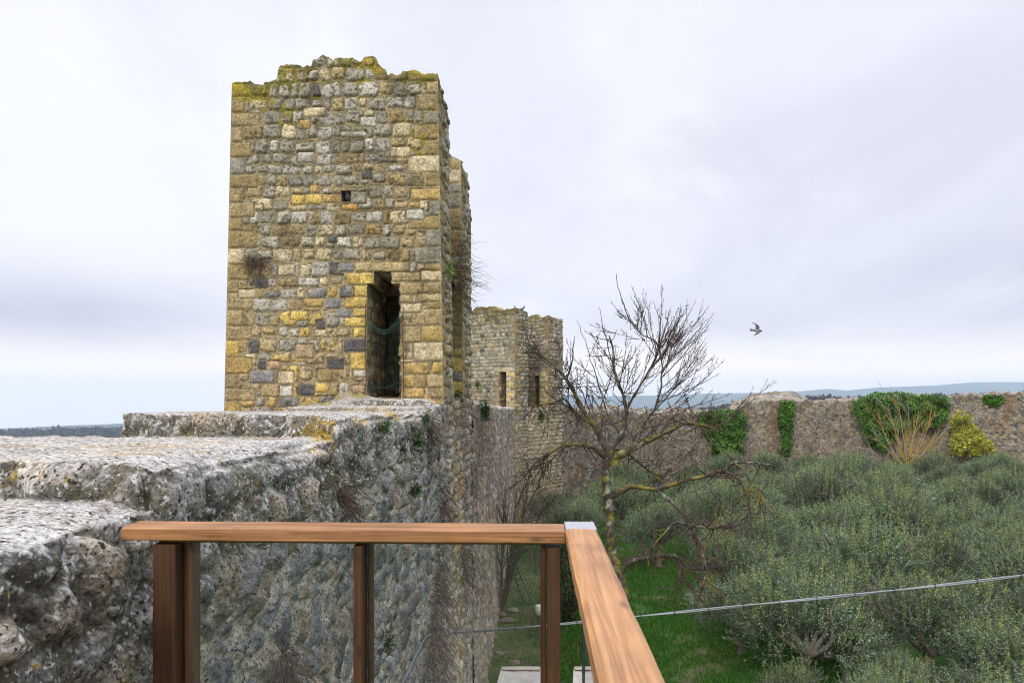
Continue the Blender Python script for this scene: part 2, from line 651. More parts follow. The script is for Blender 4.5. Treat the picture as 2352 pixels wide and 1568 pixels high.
def face(mb, pos, N, s, t, h, col, top=None, holes=(), ends=(None, None), topN=None, t_hold=True):
    """s,t 1-D lines; pos(S,T)->points; ends = adjacent normals at the s ends for a shared rounded edge"""
    S, T = np.meshgrid(s, t, indexing='ij')
    keep = np.ones((len(s) - 1, len(t) - 1), bool)
    w = np.ones(S.shape)
    Nn = np.broadcast_to(np.asarray(N, float), S.shape + (3,)).copy()
    for k, E in enumerate(ends):
        if E is None:
            continue
        d = (S - s[0]) if k == 0 else (s[-1] - S)
        ww = smooth(d, 0, .05)
        Nn = Nn * ww[..., None] + (1 - ww[..., None]) * (np.asarray(N) * .7 + np.asarray(E) * .7)
        h = h * ww + .010 * (1 - ww)
    if top is not None:
        tp = top(S)
        keep &= (T[:-1, :-1] < tp[:-1, :-1]) | (T[1:, :-1] < tp[1:, :-1])
        near = smooth(tp - T, -.01, .07)
        h = h * (.25 + .75 * near)
        T = np.minimum(T, tp)
    for (a, b, c, d) in holes:
        mc = (S[:-1, :-1] + S[1:, 1:]) / 2
        md = (T[:-1, :-1] + T[1:, 1:]) / 2
        keep &= ~((mc > a) & (mc < b) & (md > c) & (md < d))
    P = pos(S, T) + Nn * h[..., None]
    mb.grid(P, col, keep)
    return P


def lines(a, b, step, extra=()):
    x = np.linspace(a, b, max(2, int(round((b - a) / step)) + 1))
    for e in extra:
        i = np.argmin(np.abs(x - e))
        if 0 < i < len(x) - 1:
            x[i] = e
    return np.unique(x)


def quad_face(mb, P00, P10, P11, P01, ns, nt, col, rough=.01, seed=0, stone=None):
    """coarse masonry quad between four corners, displaced along its normal"""
    P00, P10, P11, P01 = map(lambda p: np.asarray(p, float), (P00, P10, P11, P01))
    a = np.linspace(0, 1, ns)[:, None, None]
    b = np.linspace(0, 1, nt)[None, :, None]
    P = P00 * (1 - a) * (1 - b) + P10 * a * (1 - b) + P11 * a * b + P01 * (1 - a) * b
    N = np.cross(P10 - P00, P01 - P00)
    N = N / (np.linalg.norm(N) + 1e-9)
    ls, lt = np.linalg.norm(P10 - P00), np.linalg.norm(P01 - P00)
    S, T = np.meshgrid(np.linspace(0, ls, ns), np.linspace(0, lt, nt), indexing='ij')
    ed = np.minimum(np.minimum(S, ls - S), np.minimum(T, lt - T))
    w = smooth(ed, 0, .05)
    if stone:
        h, c = stones(S, T + seed * .37, np.full(S.shape, stone.get('hgt', .3)), seed, **{k: v for k, v in stone.items() if k != 'hgt'})
        P = P + N * (h * w)[..., None]
    else:
        P = P + N * (rough * fbm(P, 6, 3, seed) * w)[..., None]
        c = np.asarray(col) * (1 + .3 * fbm(P, 5, 3, seed + 1))[..., None]
    mb.grid(P, c)


UP = np.array([0, 0, 1.0])

#PART2
# ------------------------------------------------------------------ the wall the camera stands beside
XW = -1.45                      # inner face of the wall
YF = 10.69                      # front of the first tower


def dense(a, b, step):
    return np.arange(a, b, step)


def near_top(X, Y):
    """height field of the stepped wall top"""
    q = v3(X, Y)
    wob = .035 * fbm(q, 2.5, 2, 3) + .018 * fbm(q, 9, 2, 4)
    y = Y + wob
    A = -.415 + 0 * X
    B = mix(-.265, -.315, np.clip((Y - 2.6) / 2.3, 0, 1))
    C = mix(-.150, -.275, np.clip((Y - 4.9) / 5.8, 0, 1))
    z = mix(A, B, smooth(y, 2.585, 2.63))
    z = mix(z, C, smooth(y, 4.885, 4.93))
    # two short steps up to the door
    D = -.175 + .012 * fbm(q, 5, 2, 8)
    dm = smooth(y, 8.98, 9.03) * smooth(X + .06 * fbm(q, 3, 2, 6), -3.40, -3.33)
    z = mix(z, D, dm)
    E = -.085 + .02 * fbm(q, 5, 2, 9)
    em = smooth(y, 9.66, 9.71) * smooth(X + .08 * fbm(q, 3, 2, 7), -2.95, -2.86)
    z = mix(z, E, em)
    # heap of rubble left of the door
    rb = np.exp(-((X + 2.95) / .34) ** 2 - ((Y - 10.35) / .38) ** 2) * .15
    z = z + rb * (.75 + .9 * fbm(q, 7, 3, 12))
    # outer edge of the upper slab runs away to the left
    xl = -3.04 - (Y - 4.9) * .43 + .05 * fbm(q, 4, 2, 14)
    drop = smooth(Y + wob, 4.885, 4.95) * (1 - smooth(X, xl - .05, xl + .02))
    z = z - drop * 2.4
    z = z - 2.4 * (1 - smooth(X, -4.75, -4.68)) * (1 - drop) * smooth(5.0 - Y, 0, .1)
    return EYE + z


def build_near_wall():
    ys = np.unique(np.concatenate([
        dense(-1.2, 1.1, .06), dense(1.1, 3.2, .0095), dense(3.2, 5.2, .018), dense(5.2, 10.74, .034),
        dense(2.53, 2.70, .005), dense(4.82, 5.0, .006), dense(8.9, 9.1, .011), dense(9.58, 9.78, .011)]))
    xs = np.unique(np.concatenate([dense(-6.3, -4.8, .1), dense(-4.8, -3.6, .03), dense(-3.6, XW, .0165), [XW]]))
    zs = np.concatenate([np.arange(0, 1.1, .0115), np.arange(1.1, 2.6, .02), np.arange(2.6, 5.0, .034), np.arange(5, 7.9, .06)])[1:]
    Yg, Xg = np.meshgrid(ys, xs, indexing='ij')
    Zt = near_top(Xg, Yg)
    top = np.stack([Xg, Yg, Zt], -1)
    ze = Zt[:, -1]
    # inner face, hanging from the edge
    sc = np.minimum(1, 7.45 / 7.9)
    Zf = ze[:, None] - zs[None, :]
    Zf = np.maximum(Zf, -.15)
    Yf = np.repeat(ys[:, None], len(zs), 1)
    fc = np.stack([np.full(Zf.shape, XW), Yf, Zf], -1)
    P = np.concatenate([top, fc], 1)
    dep = np.concatenate([np.zeros(Xg.shape), np.repeat(zs[None], len(ys), 0)], 1)
    isf = np.concatenate([np.zeros(Xg.shape), np.ones(Zf.shape)], 1)
    ne = len(xs)
    # worn edge: ease the arris back, irregularly
    edge = np.exp(-(dep / .07) ** 2) * isf + (1 - isf) * np.exp(-((XW - P[..., 0]) / .10) ** 2)
    wear = .5 + .9 * smooth(fbm(P * np.array([1, 1, .2]), 2.6, 3, 31), -.5, .8)
    P0 = P.copy()
    P[..., 0] -= edge * .055 * wear
    P[..., 2] -= edge * .045 * wear
    for _ in range(5):
        Q = P.copy()
        Q[1:-1, 1:-1] = .5 * P[1:-1, 1:-1] + .125 * (P[:-2, 1:-1] + P[2:, 1:-1] + P[1:-1, :-2] + P[1:-1, 2:])
        P = Q
    dy = np.gradient(P, axis=0)
    dq = np.gradient(P, axis=1)
    N = np.cross(dq, dy)
    N /= np.linalg.norm(N, axis=-1, keepdims=True) + 1e-9
    N = np.where((N[..., 0:1] * isf[..., None] + N[..., 2:3] * (1 - isf[..., None])) < 0, -N, N)
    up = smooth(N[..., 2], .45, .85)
    # stones
    n0 = fbm(P, 1.6, 3, 60)
    Sg = np.where(isf > .5, P[..., 1], P[..., 0] + 50 + np.floor(P[..., 1] / 1.9) * 3.7)
    Qg = v3(Sg + .05 * fbm(v3(Sg, P[..., 2]), 2.6, 2, 45), P[..., 2] + .045 * fbm(v3(Sg, P[..., 2]), 2.9, 2, 46))
    f1, f2, sid = voronoi(np.stack([Qg[..., 0] / .30, Qg[..., 1] / .225, 0 * Sg + .5], -1), 51, .72)
    g1, g2, gid = voronoi(np.stack([Qg[..., 0] / .17, Qg[..., 1] / .13, 0 * Sg + .5], -1), 71, .8)
    few = _h(np.floor(sid * 9973), np.zeros_like(sid), np.zeros_like(sid), 3) > .74      # some places are packed with small stones
    ins = np.where(few, (g2 - g1) * .075, (f2 - f1) * .125) - .012
    sid = np.where(few, gid, sid)
    gid = _h(np.floor(sid * 7919), np.zeros_like(sid), np.zeros_like(sid), 8)
    low = smooth(dep + .25 * n0, .30, .95)                       # further down: cleaner stone and pointing
    stone = smooth(ins + .008 * fbm(P, 18, 2, 44), -.002, .018)
    n1 = fbm(P, 4, 3, 61)
    n2 = fbm(P, 13, 3, 62)
    n3 = fbm(P, 42, 3, 63)
    n4 = fbm(P, 95, 2, 64)
    bul = (1 - np.exp(-np.maximum(ins, 0) / .028)) * (.034 + .036 * gid)
    h = bul * (1 - .85 * up) + (.012 * n1 + .0085 * n2 + .0055 * n3 + .003 * n4) * mix(1, .4, up)
    pit = smooth(n2 * .6 + fbm(P, 22, 2, 66) * .6, .35, .8) * (1 - up)
    h = h - .014 * pit
    # colours
    g = np.stack([.165 + .22 * sid, .157 + .205 * sid, .146 + .185 * sid], -1)
    blue = np.array([.128, .137, .145]) * (.5 + 1.0 * sid)[..., None]
    tan = (gid > .86) * 1.0
    st = mix(g, blue, (low * .8)[..., None])
    st = mix(st, np.array([.36, .265, .15]), (tan * .45)[..., None])
    mot = mix(np.array([.15, .137, .105]), np.array([.43, .41, .315]), low[..., None])
    col = mix(mot, st, stone[..., None])
    col = col * np.clip(1 + .38 * n2 + .35 * n3 + .2 * n4, .3, 2)[..., None]
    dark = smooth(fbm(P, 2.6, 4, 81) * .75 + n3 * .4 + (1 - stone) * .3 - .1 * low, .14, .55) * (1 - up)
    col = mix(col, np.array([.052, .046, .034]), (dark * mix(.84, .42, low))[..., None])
    ol = smooth(fbm(P, 3.4, 3, 83) + n3 * .2, .15, .7) * (1 - up) * (1 - low)
    col = mix(col, np.array([.13, .115, .05]), (ol * .5)[..., None])
    crust = smooth(fbm(P, 3.0, 4, 85) * .55 + fbm(P, 17, 3, 86) * .55 + n4 * .35 - .20 - .40 * low, .0, .25)
    col = mix(col, np.array([.47, .465, .45]) * (1 + .2 * n3)[..., None], (crust * mix(.85, .12, low) * (1 - up))[..., None])
    ms = np.exp(-((P[..., 1] - 4.90) / .05) ** 2) * smooth(EYE - .225 - P[..., 2], -.05, .04) * (1 - isf) + np.exp(-((P[..., 1] - 2.60) / .05) ** 2) * smooth(EYE - .35 - P[..., 2], -.05, .04) * (1 - isf)
    col = mix(col, np.array([.055, .052, .018]), (np.clip(ms * smooth(n1 + .6 * n2 + .35, -.2, .5), 0, 1) * .85)[..., None])
    # speckles of white lichen
    l1, l2, lid = voronoi(P / .034, 91, .95)
    spk = smooth(.34 - l1 - .12 * n2, 0, .1) * (lid > .62) * (1 - up) * (1 - .8 * low)
    col = mix(col, np.array([.60, .60, .585]), (spk * .9)[..., None])
    # the flat tops: pale, gritty, with brown litter
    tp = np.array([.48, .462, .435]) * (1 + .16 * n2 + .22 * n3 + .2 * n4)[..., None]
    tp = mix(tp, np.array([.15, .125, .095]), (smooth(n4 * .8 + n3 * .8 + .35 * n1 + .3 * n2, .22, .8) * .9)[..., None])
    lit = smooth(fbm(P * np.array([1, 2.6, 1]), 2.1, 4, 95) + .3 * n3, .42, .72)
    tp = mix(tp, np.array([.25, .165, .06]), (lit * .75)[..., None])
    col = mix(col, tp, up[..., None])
    hp_ = np.exp(-((P[..., 0] + 2.95) / .42) ** 2 - ((P[..., 1] - 10.35) / .45) ** 2)
    col = mix(col, mix(np.array([.27, .235, .16]), np.array([.33, .25, .03]), smooth(n2 + .5 * n1, .1, .6)[..., None]) * (1 + .4 * n3)[..., None], np.clip(hp_ * 1.6, 0, .9)[..., None])
    # yellow lichen along the arrises
    ye = smooth(fbm(P, 1.9, 4, 97) + .35 * n3 - .10, .15, .5) * np.clip(edge * 1.2 + (1 - isf) * .25, 0, 1)
    col = mix(col, np.array([.50, .315, .028]), (ye * .9)[..., None])
    l1, l2, lid = voronoi(P / .05, 93, .95)
    sp2 = smooth(.26 - l1, 0, .08) * (lid > .9) * (1 - low)
    col = mix(col, np.array([.50, .33, .03]), (sp2 * .9)[..., None])
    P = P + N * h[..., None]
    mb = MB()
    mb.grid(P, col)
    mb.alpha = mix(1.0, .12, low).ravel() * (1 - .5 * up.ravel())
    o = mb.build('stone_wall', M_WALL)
    tag(o, 'weathered grey stepped stone wall crusted with white lichen beside the railing', 'wall')
    return o


build_near_wall()

# ------------------------------------------------------------------ first tower
W1 = 3.50
TL0, TL1 = at_y(516, 948, YF), at_y(534, 185, YF)
TR0, TR1 = at_y(1019, 915, YF), at_y(1005.5, 165, YF)


def xl1(z):
    return TL0[0] + (TL1[0] - TL0[0]) * (z - TL0[2]) / (TL1[2] - TL0[2])


def xr1(z):
    return XW + (TR1[0] - TR0[0]) * np.clip((z - TR0[2]) / (TR1[2] - TR0[2]), 0, 2)


def s_of(u, v):
    p = at_y(u, v, YF)
    return (p[0] - xl1(p[2])) / (xr1(p[2]) - xl1(p[2])) * W1, p[2]


def zr(x, y, which):
    """a point of the enlarged photograph crops used for measuring -> (s, z) on the tower front"""
    if which == 1:
        return s_of(488.1 + x * .3003, 103.4 + y * .3003)
    return s_of(488.1 + x * .3003, 516.8 + y * .3003)


def rect(x0, y0, x1, y1, k, rad=.02, which=2):
    a, b = zr(x0, y1, which)
    c, d = zr(x1, y0, which)
    return (a, c, b, d, k, rad)


prof = [(150, 280), (390, 280), (402, 262), (498, 268), (505, 182), (560, 172), (650, 166), (690, 182), (758, 168), (766, 116), (860, 97), (1000, 94),
        (1090, 90), (1140, 97), (1250, 84), (1258, 132), (1322, 158), (1332, 204), (1420, 210), (1500, 206), (1540, 200), (1600, 212), (1668, 205), (1680, 187), (1730, 187)]
pf = np.array([zr(x, y, 1) for x, y in prof])
pf[0, 0], pf[-1, 0] = -.2, W1 + .2


def top1(S, back=0.0):
    q = v3(S, back)
    b = np.interp(S, pf[:, 0], pf[:, 1])
    return b + .030 * fbm(q, 3.4, 2, 5) - .04 * smooth(fbm(q, 4.6, 2, 6), .2, .75) + .022 * fbm(q, 11, 2, 7)


RECTS = [rect(1090, 281, 1512, 360, 3, .008)]
for r in [(1025, 365, 1234, 458, 5), (1085, 460, 1190, 547, 5), (1013, 549, 1183, 632, 5), (1075, 634, 1186, 702, 5), (1008, 704, 1180, 778, 5), (1080, 780, 1178, 857, 5),
          (1000, 862, 1174, 970, 1), (1050, 974, 1174, 1105, 5), (1075, 1105, 1174, 1165, 2), (1065, 1225, 1170, 1292, 6),
          (1370, 360, 1592, 432, 3), (1430, 436, 1612, 532, 3), (1596, 345, 1757, 432, 7), (1612, 436, 1757, 520, 3),
          (1434, 600, 1600, 672, 7), (1574, 524, 1757, 590, 3), (1434, 534, 1530, 598, 3), (1446, 770, 1598, 902, 3), (1600, 770, 1757, 890, 4), (1540, 895, 1760, 1040, 7), (1450, 1050, 1660, 1140, 4), (1680, 1045, 1760, 1135, 5), (1640, 1140, 1770, 1245, 3), (1450, 1145, 1545, 1240, 4), (1450, 1245, 1620, 1320, 4), (1660, 1245, 1775, 1325, 3),
          (318, 400, 428, 486, 1), (652, 1212, 782, 1306, 1), (280, 1110, 482, 1210, 9), (880, 78, 952, 136, 1), (872, 1014, 1006, 1108, 1), (794, 726, 864, 800, 1), (428, 1034, 524, 1106, 6),
          (340, 1030, 412, 1106, 1), (786, 1196, 888, 1278, 5), (956, 292, 1082, 358, 9), (200, 490, 336, 562, 7), (632, 908, 776, 1020, 6), (696, 562, 852, 628, 4), (596, 655, 732, 730, 5),
          (372, 1212, 512, 1312, 3), (512, 1228, 616, 1314, 2), (496, 1115, 628, 1215, 7), (800, 1100, 926, 1200, 8), (860, 560, 982, 640, 9), (500, 300, 636, 388, 7), (940, 640, 1062, 708, 9)]:
    RECTS.append(rect(*r))
for r in [(1138, 958, 1226, 1030, 1), (1128, 545, 1262, 628, 2), (1362, 775, 1520, 862, 7), (694, 478, 864, 552, 7), (660, 570, 752, 648, 4), (648, 816, 780, 905, 2), (706, 1138, 842, 1222, 5),
          (842, 1138, 982, 1210, 4), (604, 1142, 706, 1228, 5), (1052, 1120, 1178, 1215, 0), (1172, 1272, 1304, 1360, 2), (1518, 1098, 1740, 1186, 4), (1480, 1255, 1618, 1338, 2), (980, 658, 1184, 712, 2),
          (984, 1214, 1112, 1268, 10), (1388, 1196, 1500, 1250, 6), (1500, 1198, 1582, 1246, 4), (744, 1068, 818, 1136, 4)]:
    RECTS.append(rect(*r, which=1))

dU = (*[zr(1236, 455, 2)[0], zr(1370, 455, 2)[0]], zr(0, 456, 2)[1], zr(0, 362, 2)[1])
dM = (zr(1184, 900, 2)[0], zr(1436, 900, 2)[0], zr(0, 1330, 2)[1], zr(0, 456, 2)[1])
PH = (zr(985, 1170, 1)[0], zr(1055, 1170, 1)[0], zr(0, 1208, 1)[1], zr(0, 1124, 1)[1])
Y2, Y3, Y4 = 11.94, 13.58, 15.30
ZB = dM[2]
tower = empty('watch_tower', (-3.2, 13.0, 0), 'tall near stone watch tower with ragged mossy top and open doorway', 'tower')


def reveal(mb, pos, rects_side, seed=0, hgt=.3):
    for i, (a, b, c, d) in enumerate(rects_side):
        L1, L2 = np.linalg.norm(np.subtract(b, a)), np.linalg.norm(np.subtract(d, a))
        quad_face(mb, a, b, c, d, max(6, int(L1 / .035)), max(6, int(L2 / .035)), None, seed=seed + i, stone=dict(hgt=hgt, quo=None, bulge=.028, wts=np.array([.18, .12, .0, .18, .06, .0, .0, .02, .50, .0, .0]) + 1e-6))  # dark brown mix: the doorway's shade is put into the stone colour


def X1(s, z):
    return xl1(z) + s / W1 * (xr1(z) - xl1(z))


def front_wall():
    mb = MB()
    s = lines(0, W1, .0135, (dU[0], dU[1], dM[0], dM[1], PH[0], PH[1]))
    t = lines(6.95, 13.02, .0135, (dU[2], dU[3], dM[2], PH[2], PH[3]))
    S, T = np.meshgrid(s, t, indexing='ij')
    hg = (T - 7.4) / 5.2
    big = (S > dM[1] - .02) & (T < dU[3])
    lich = np.clip((hg - .52) / .42, 0, 1) ** 1.3 * .62 + .10 * smooth(fbm(v3(S, T), 1.2, 3, 12), .1, .7) * (hg > .3)
    lich = lich + .35 * smooth(T - (top1(S) - .22), 0, .2)
    h, c = stones(S, T, hg, 101, quo=(0., W1), rects=RECTS, big=big, lich=lich)
    # crumbling edge of the pigeon's hole and the doorway
    face(mb, lambda a, b: np.stack([X1(a, b), np.full(a.shape, YF), b], -1), (0, -1, 0), s, t, h, c, top=lambda q: top1(q),
         holes=(dU, dM, PH), ends=((-1, 0, 0), (1, 0, 0)))
    # right-hand side, down to the grass
    s2 = lines(YF, Y2, .022)
    t2 = lines(-.1, 13.0, .022)
    S, T = np.meshgrid(s2, t2, indexing='ij')
    hg = (T - 7.4) / 5.2
    lich = np.clip((hg - .3) / .6, 0, 1) * .55
    h, c = stones(S + 20, T, np.maximum(hg, .75), 141, quo=(s2[0] + 20, s2[-1] + 20) , lich=lich, bulge=.055)
    c = mix(c, c.mean(-1, keepdims=True) * np.array([1.05, .98, .86]), (.75 * smooth(hg, .1, -.15))[..., None])
    zt = lambda q: top1(np.full(q.shape, W1)) - .30 * (q - YF) / (Y2 - YF) + .03 * fbm(v3(q, 0), 5, 2, 77) * smooth(q - YF, 0, .1)
    face(mb, lambda a, b: np.stack([xr1(b), a, b], -1), (1, 0, 0), s2, t2, h, c, top=zt, ends=((0, -1, 0), (0, 1, 0)))
    # top
    q2 = lines(YF, Y2, .04)
    S, Q = np.meshgrid(lines(0, W1, .02), q2, indexing='ij')
    z = top1(S, 0) - .30 * (Q - YF) / (Y2 - YF) * (S / W1) ** 2 + .05 * fbm(v3(S, Q), 4, 3, 8) * smooth(Q - YF, 0, .12)
    P = np.stack([X1(S, z), Q, z], -1)
    cc = mix(np.array([.22, .20, .14]), np.array([.26, .21, .025]), smooth(fbm(P, 3, 3, 9), -.5, .4)[..., None])
    mb.grid(P, cc)
    # back and left
    for k, (a, b) in enumerate([((X1(W1, 7), Y2), (X1(0, 7), Y2)), ((X1(0, 7), Y2), (X1(0, 7), YF))]):
        if k == 0:
            zlo, zhi = ZB, 12.3
            for (x0, x1, za, zb) in ((X1(dM[1], 8), X1(W1, 12.4) - .03, ZB - .5, 11.9), (X1(0, 8), X1(dM[0], 8), ZB - .5, 11.9), (X1(dM[0], 8), X1(dM[1], 8), dM[3], 11.9)):
                quad_face(mb, (x1, Y2, za), (x0, Y2, za), (x0, Y2, zb), (x1, Y2, zb), 20, 40, (.30, .25, .17), seed=4)
        else:
            quad_face(mb, (TL0[0], Y2, 3), (TL0[0], YF + .01, 3), (TL1[0], YF + .01, 12.4), (TL1[0], Y2, 12.4), 30, 120, None, seed=5, stone=dict(hgt=.6))
    # reveals of the doorway
    m0, m1, u0, u1 = (X1(dM[0], 8.4), X1(dM[1], 8.4), X1(dU[0], 9.3), X1(dU[1], 9.3))
    a, b = YF - .004, Y2
    zb, zm, zt_ = dM[2], dM[3], dU[3]
    reveal(mb, None, [((m0, a, zb), (m0, b, zb), (m0, b, zm), (m0, a, zm)), ((m1, b, zb), (m1, a, zb), (m1, a, zm), (m1, b, zm)),
                      ((u0, a, zm), (u0, b, zm), (u0, b, zt_), (u0, a, zt_)), ((u1, b, zm), (u1, a, zm), (u1, a, zt_), (u1, b, zt_)),
                      ((m0, a, zm), (m0, b, zm), (u0, b, zm), (u0, a, zm)), ((u1, a, zm), (u1, b, zm), (m1, b, zm), (m1, a, zm)),
                      ((u0, a, zt_), (u0, b, zt_), (u1, b, zt_), (u1, a, zt_)), ((m0, b, zb), (m0, a, zb), (m1, a, zb), (m1, b, zb))], 160, .15)
    # pigeon hole niche
    x0, x1 = X1(PH[0], 10.5), X1(PH[1], 10.5)
    n = dict(stone=None)
    yb = YF + .55
    for i, (p, q, r, w_) in enumerate([((x0, YF, PH[2]), (x0, yb, PH[2]), (x0, yb, PH[3]), (x0, YF, PH[3])), ((x1, yb, PH[2]), (x1, YF, PH[2]), (x1, YF, PH[3]), (x1, yb, PH[3])),
                                       ((x0, YF, PH[3]), (x0, yb, PH[3]), (x1, yb, PH[3]), (x1, YF, PH[3])), ((x0, yb, PH[2]), (x0, YF, PH[2]), (x1, YF, PH[2]), (x1, yb, PH[2])),
                                       ((x0, yb, PH[2]), (x1, yb, PH[2]), (x1, yb, PH[3]), (x0, yb, PH[3]))]):
        quad_face(mb, p, q, r, w_, 8, 8, (.22, .17, .11), rough=.012, seed=180 + i)
    o = mb.build('front_flank_wall', M_TOWER)
    return o


def rear_wall():
    mb = MB()
    zt = at_y(1063, 369, Y3)[2]
    rx = lambda z: XW + (at_y(1063, 369, Y3)[0] - at_y(1067.5, 913, Y3)[0]) * np.clip((z - 7.4) / 4.75, 0, 2)
    nx = (-3.75, -2.96, ZB, 9.35)
    s = lines(-4.9, XW, .03, (nx[0], nx[1]))
    t = lines(-.1, zt + .1, .03, (nx[2], nx[3]))
    S, T = np.meshgrid(s, t, indexing='ij')
    hg = (T - 7.4) / 5
    h, c = stones(S, T, hg, 211, quo=(None, XW), lich=np.clip((hg - .4) / .5, 0, 1) * .5, wts=np.array([.05, .02, .1, .3, .12, .03, .04, .2, .14, .0, .0]))  # paler mix: light on this dim inner face is put into the stone colour
    tp = lambda q: zt + .05 * fbm(v3(q, 3), 3, 2, 4) - .5 * smooth(-3 - q, 0, 1)
    fr = lambda a, b: np.stack([a + (rx(b) - XW) * smooth(a, -3, XW), np.full(a.shape, Y3), b], -1)
    face(mb, fr, (0, -1, 0), s, t, h, c, top=tp, holes=(nx,), ends=(None, (1, 0, 0)))
    s2 = lines(Y3, Y4, .03)
    S, T = np.meshgrid(s2, t, indexing='ij')
    hg = (T - 7.4) / 5
    h, c = stones(S + 40, T, np.maximum(hg, .75), 241, quo=(s2[0] + 40, s2[-1] + 40), lich=np.clip((hg - .3) / .6, 0, 1) * .5, bulge=.06)
    c = mix(c, c.mean(-1, keepdims=True) * np.array([1.05, .98, .86]), (.75 * smooth(hg, .1, -.15))[..., None])
    z2 = lambda q: zt - .22 * (q - Y3) / (Y4 - Y3) - .25 * smooth(q - Y3, 1.2, 1.5) + .03 * fbm(v3(q, 5), 4, 2, 4) * smooth(q - Y3, 0, .1)
    face(mb, lambda a, b: np.stack([rx(b), a, b], -1), (1, 0, 0), s2, t, h, c, top=z2, ends=((0, -1, 0), (0, 1, 0)))
    S, Q = np.meshgrid(s, lines(Y3, Y4, .1), indexing='ij')
    z = tp(S) - .4 * (Q - Y3) / (Y4 - Y3)
    P = np.stack([S + (rx(z) - XW) * smooth(S, -3, XW), Q, z], -1)
    mb.grid(P, mix(np.array([.24, .21, .14]), np.array([.26, .21, .03]), smooth(fbm(P, 3, 3, 9), -.2, .5)[..., None]))
    quad_face(mb, (XW, Y4, 0), (-4.9, Y4, 0), (-4.9, Y4, zt - .5), (XW, Y4, zt - .5), 30, 80, (.3, .26, .18), seed=6)
    # blocked doorway
    x0, x1, za, zb = nx
    yb = Y3 + .8
    reveal(mb, None, [((x0, Y3, za), (x0, yb, za), (x0, yb, zb), (x0, Y3, zb)), ((x1, yb, za), (x1, Y3, za), (x1, Y3, zb), (x1, yb, zb)),
                      ((x0, yb, za), (x1, yb, za), (x1, yb, zb), (x0, yb, zb)), ((x0, Y3, zb), (x0, yb, zb), (x1, yb, zb), (x1, Y3, zb))], 260, .2)
    return mb.build('rear_flank_wall', M_TOWER)


def base_wall():
    mb = MB()
    s2 = lines(Y2, Y3, .03)
    t = lines(-.1, ZB, .03)
    S, T = np.meshgrid(s2, t, indexing='ij')
    h, c = stones(S + 60, T, np.full(S.shape, .5), 271, bulge=.05, lich=np.full(S.shape, .1))
    face(mb, lambda a, b: np.stack([np.full(a.shape, XW - .03), a, b], -1), (1, 0, 0), s2, t, h, c)
    quad_face(mb, (-4.9, Y2, ZB), (XW - .03, Y2, ZB), (XW - .03, Y3, ZB), (-4.9, Y3, ZB), 40, 20, (.30, .25, .17), seed=8, rough=.02)
    quad_face(mb, (-1.74, Y2 + .02, ZB), (-1.74, Y3 - .40, ZB), (-1.74, Y3 - .40, 9.6), (-1.74, Y2 + .02, 9.6), 24, 40, (.28, .24, .16), seed=14, rough=.015)  # unseen partition added inside the gap to keep light out of the doorway
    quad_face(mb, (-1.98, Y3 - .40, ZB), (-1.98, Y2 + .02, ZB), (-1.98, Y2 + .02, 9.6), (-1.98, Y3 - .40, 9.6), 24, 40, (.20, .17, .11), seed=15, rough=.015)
    quad_face(mb, (-1.74, Y3 - .40, ZB), (-1.98, Y3 - .40, ZB), (-1.98, Y3 - .40, 9.6), (-1.74, Y3 - .40, 9.6), 8, 40, (.28, .24, .16), seed=16, rough=.01)
    return mb.build('base_wall', M_TOWER)


def outer_wall():
    mb = MB()
    x0, x1 = TL0[0] + .12, -4.05
    quad_face(mb, (x1, Y3, ZB), (x1, Y2, ZB), (x1, Y2, 11.2), (x1, Y3, 11.2), 30, 80, None, seed=9, stone=dict(hgt=.4))
    quad_face(mb, (x0, Y2, 2), (x0, Y3, 2), (x0, Y3, 11.2), (x0, Y2, 11.2), 20, 60, None, seed=10, stone=dict(hgt=.5))
    quad_face(mb, (x0, Y2, 11.2), (x1, Y2, 11.2), (x1, Y3, 11.2), (x0, Y3, 11.2), 10, 12, (.25, .22, .12), seed=11)
    return mb.build('outer_wall', M_TOWER)


for fn in (front_wall, rear_wall, base_wall, outer_wall):
    o = fn()
    o.parent = tower
    o.matrix_parent_inverse = tower.matrix_world.inverted()
    o.location = -Vector(tower.location)
fl = MB()
for i in range(12):
    y = Y2 + .02 + i * .135
    fl.box((-4.02, y, 9.62), (XW - .12, y + .128, 9.68), (.10, .07, .045), .006)  # unseen board ceiling added over the gap to darken the tower inside
o = fl.build('shading_boards', M_BARK, tower)
o.location = -Vector(tower.location)

# plastic netting hung across the doorway on two rusty rods
ml, mr_ = X1(dM[0], 8.4), X1(dM[1], 8.4)
net = empty('door_netting', ((ml + mr_) / 2, YF - .05, ZB), 'sagging green plastic netting strung across the tower doorway between two rusty rods', 'netting')
no = np.array(net.location)
for x, za, zt_ in ((ml - .01, ZB + .0, 8.92), (mr_ + .06, ZB, 8.86)):
    m = MB()
    zz = np.linspace(za, zt_, 14)
    m.tube(np.stack([x + .008 * np.sin(zz * 5), np.full(14, YF - .065), zz], -1), .0085, (.1, .06, .04), 6)
    o = m.build('rod', M_RUST, net)
    o.location = [-float(k) for k in no]
m = MB()
nu, nv = 11, 15
U, V = np.meshgrid(np.linspace(0, 1, nu), np.linspace(0, 1, nv), indexing='ij')
zb_, ztop_ = ZB + .12, 8.70
NX = mix(ml, mr_ + .05, U)
NZ = mix(zb_ + .1 * U, ztop_ - .22 * np.sin(U * np.pi) + .06 * U, V) - .05 * np.sin(np.pi * U) * (1 - V)
NY = YF - .04 + .22 * np.sin(np.pi * U) * (.4 + .6 * np.sin(3 * V + 1)) * .6
NP = np.stack([NX, NY, NZ], -1)
for i in range(nu):
    m.tube(NP[i], .0016, (.03, .14, .1), 3, False)
for j in range(nv):
    m.tube(NP[:, j], .0016 if j < nv - 2 else .004, (.03, .14, .1), 3, False)
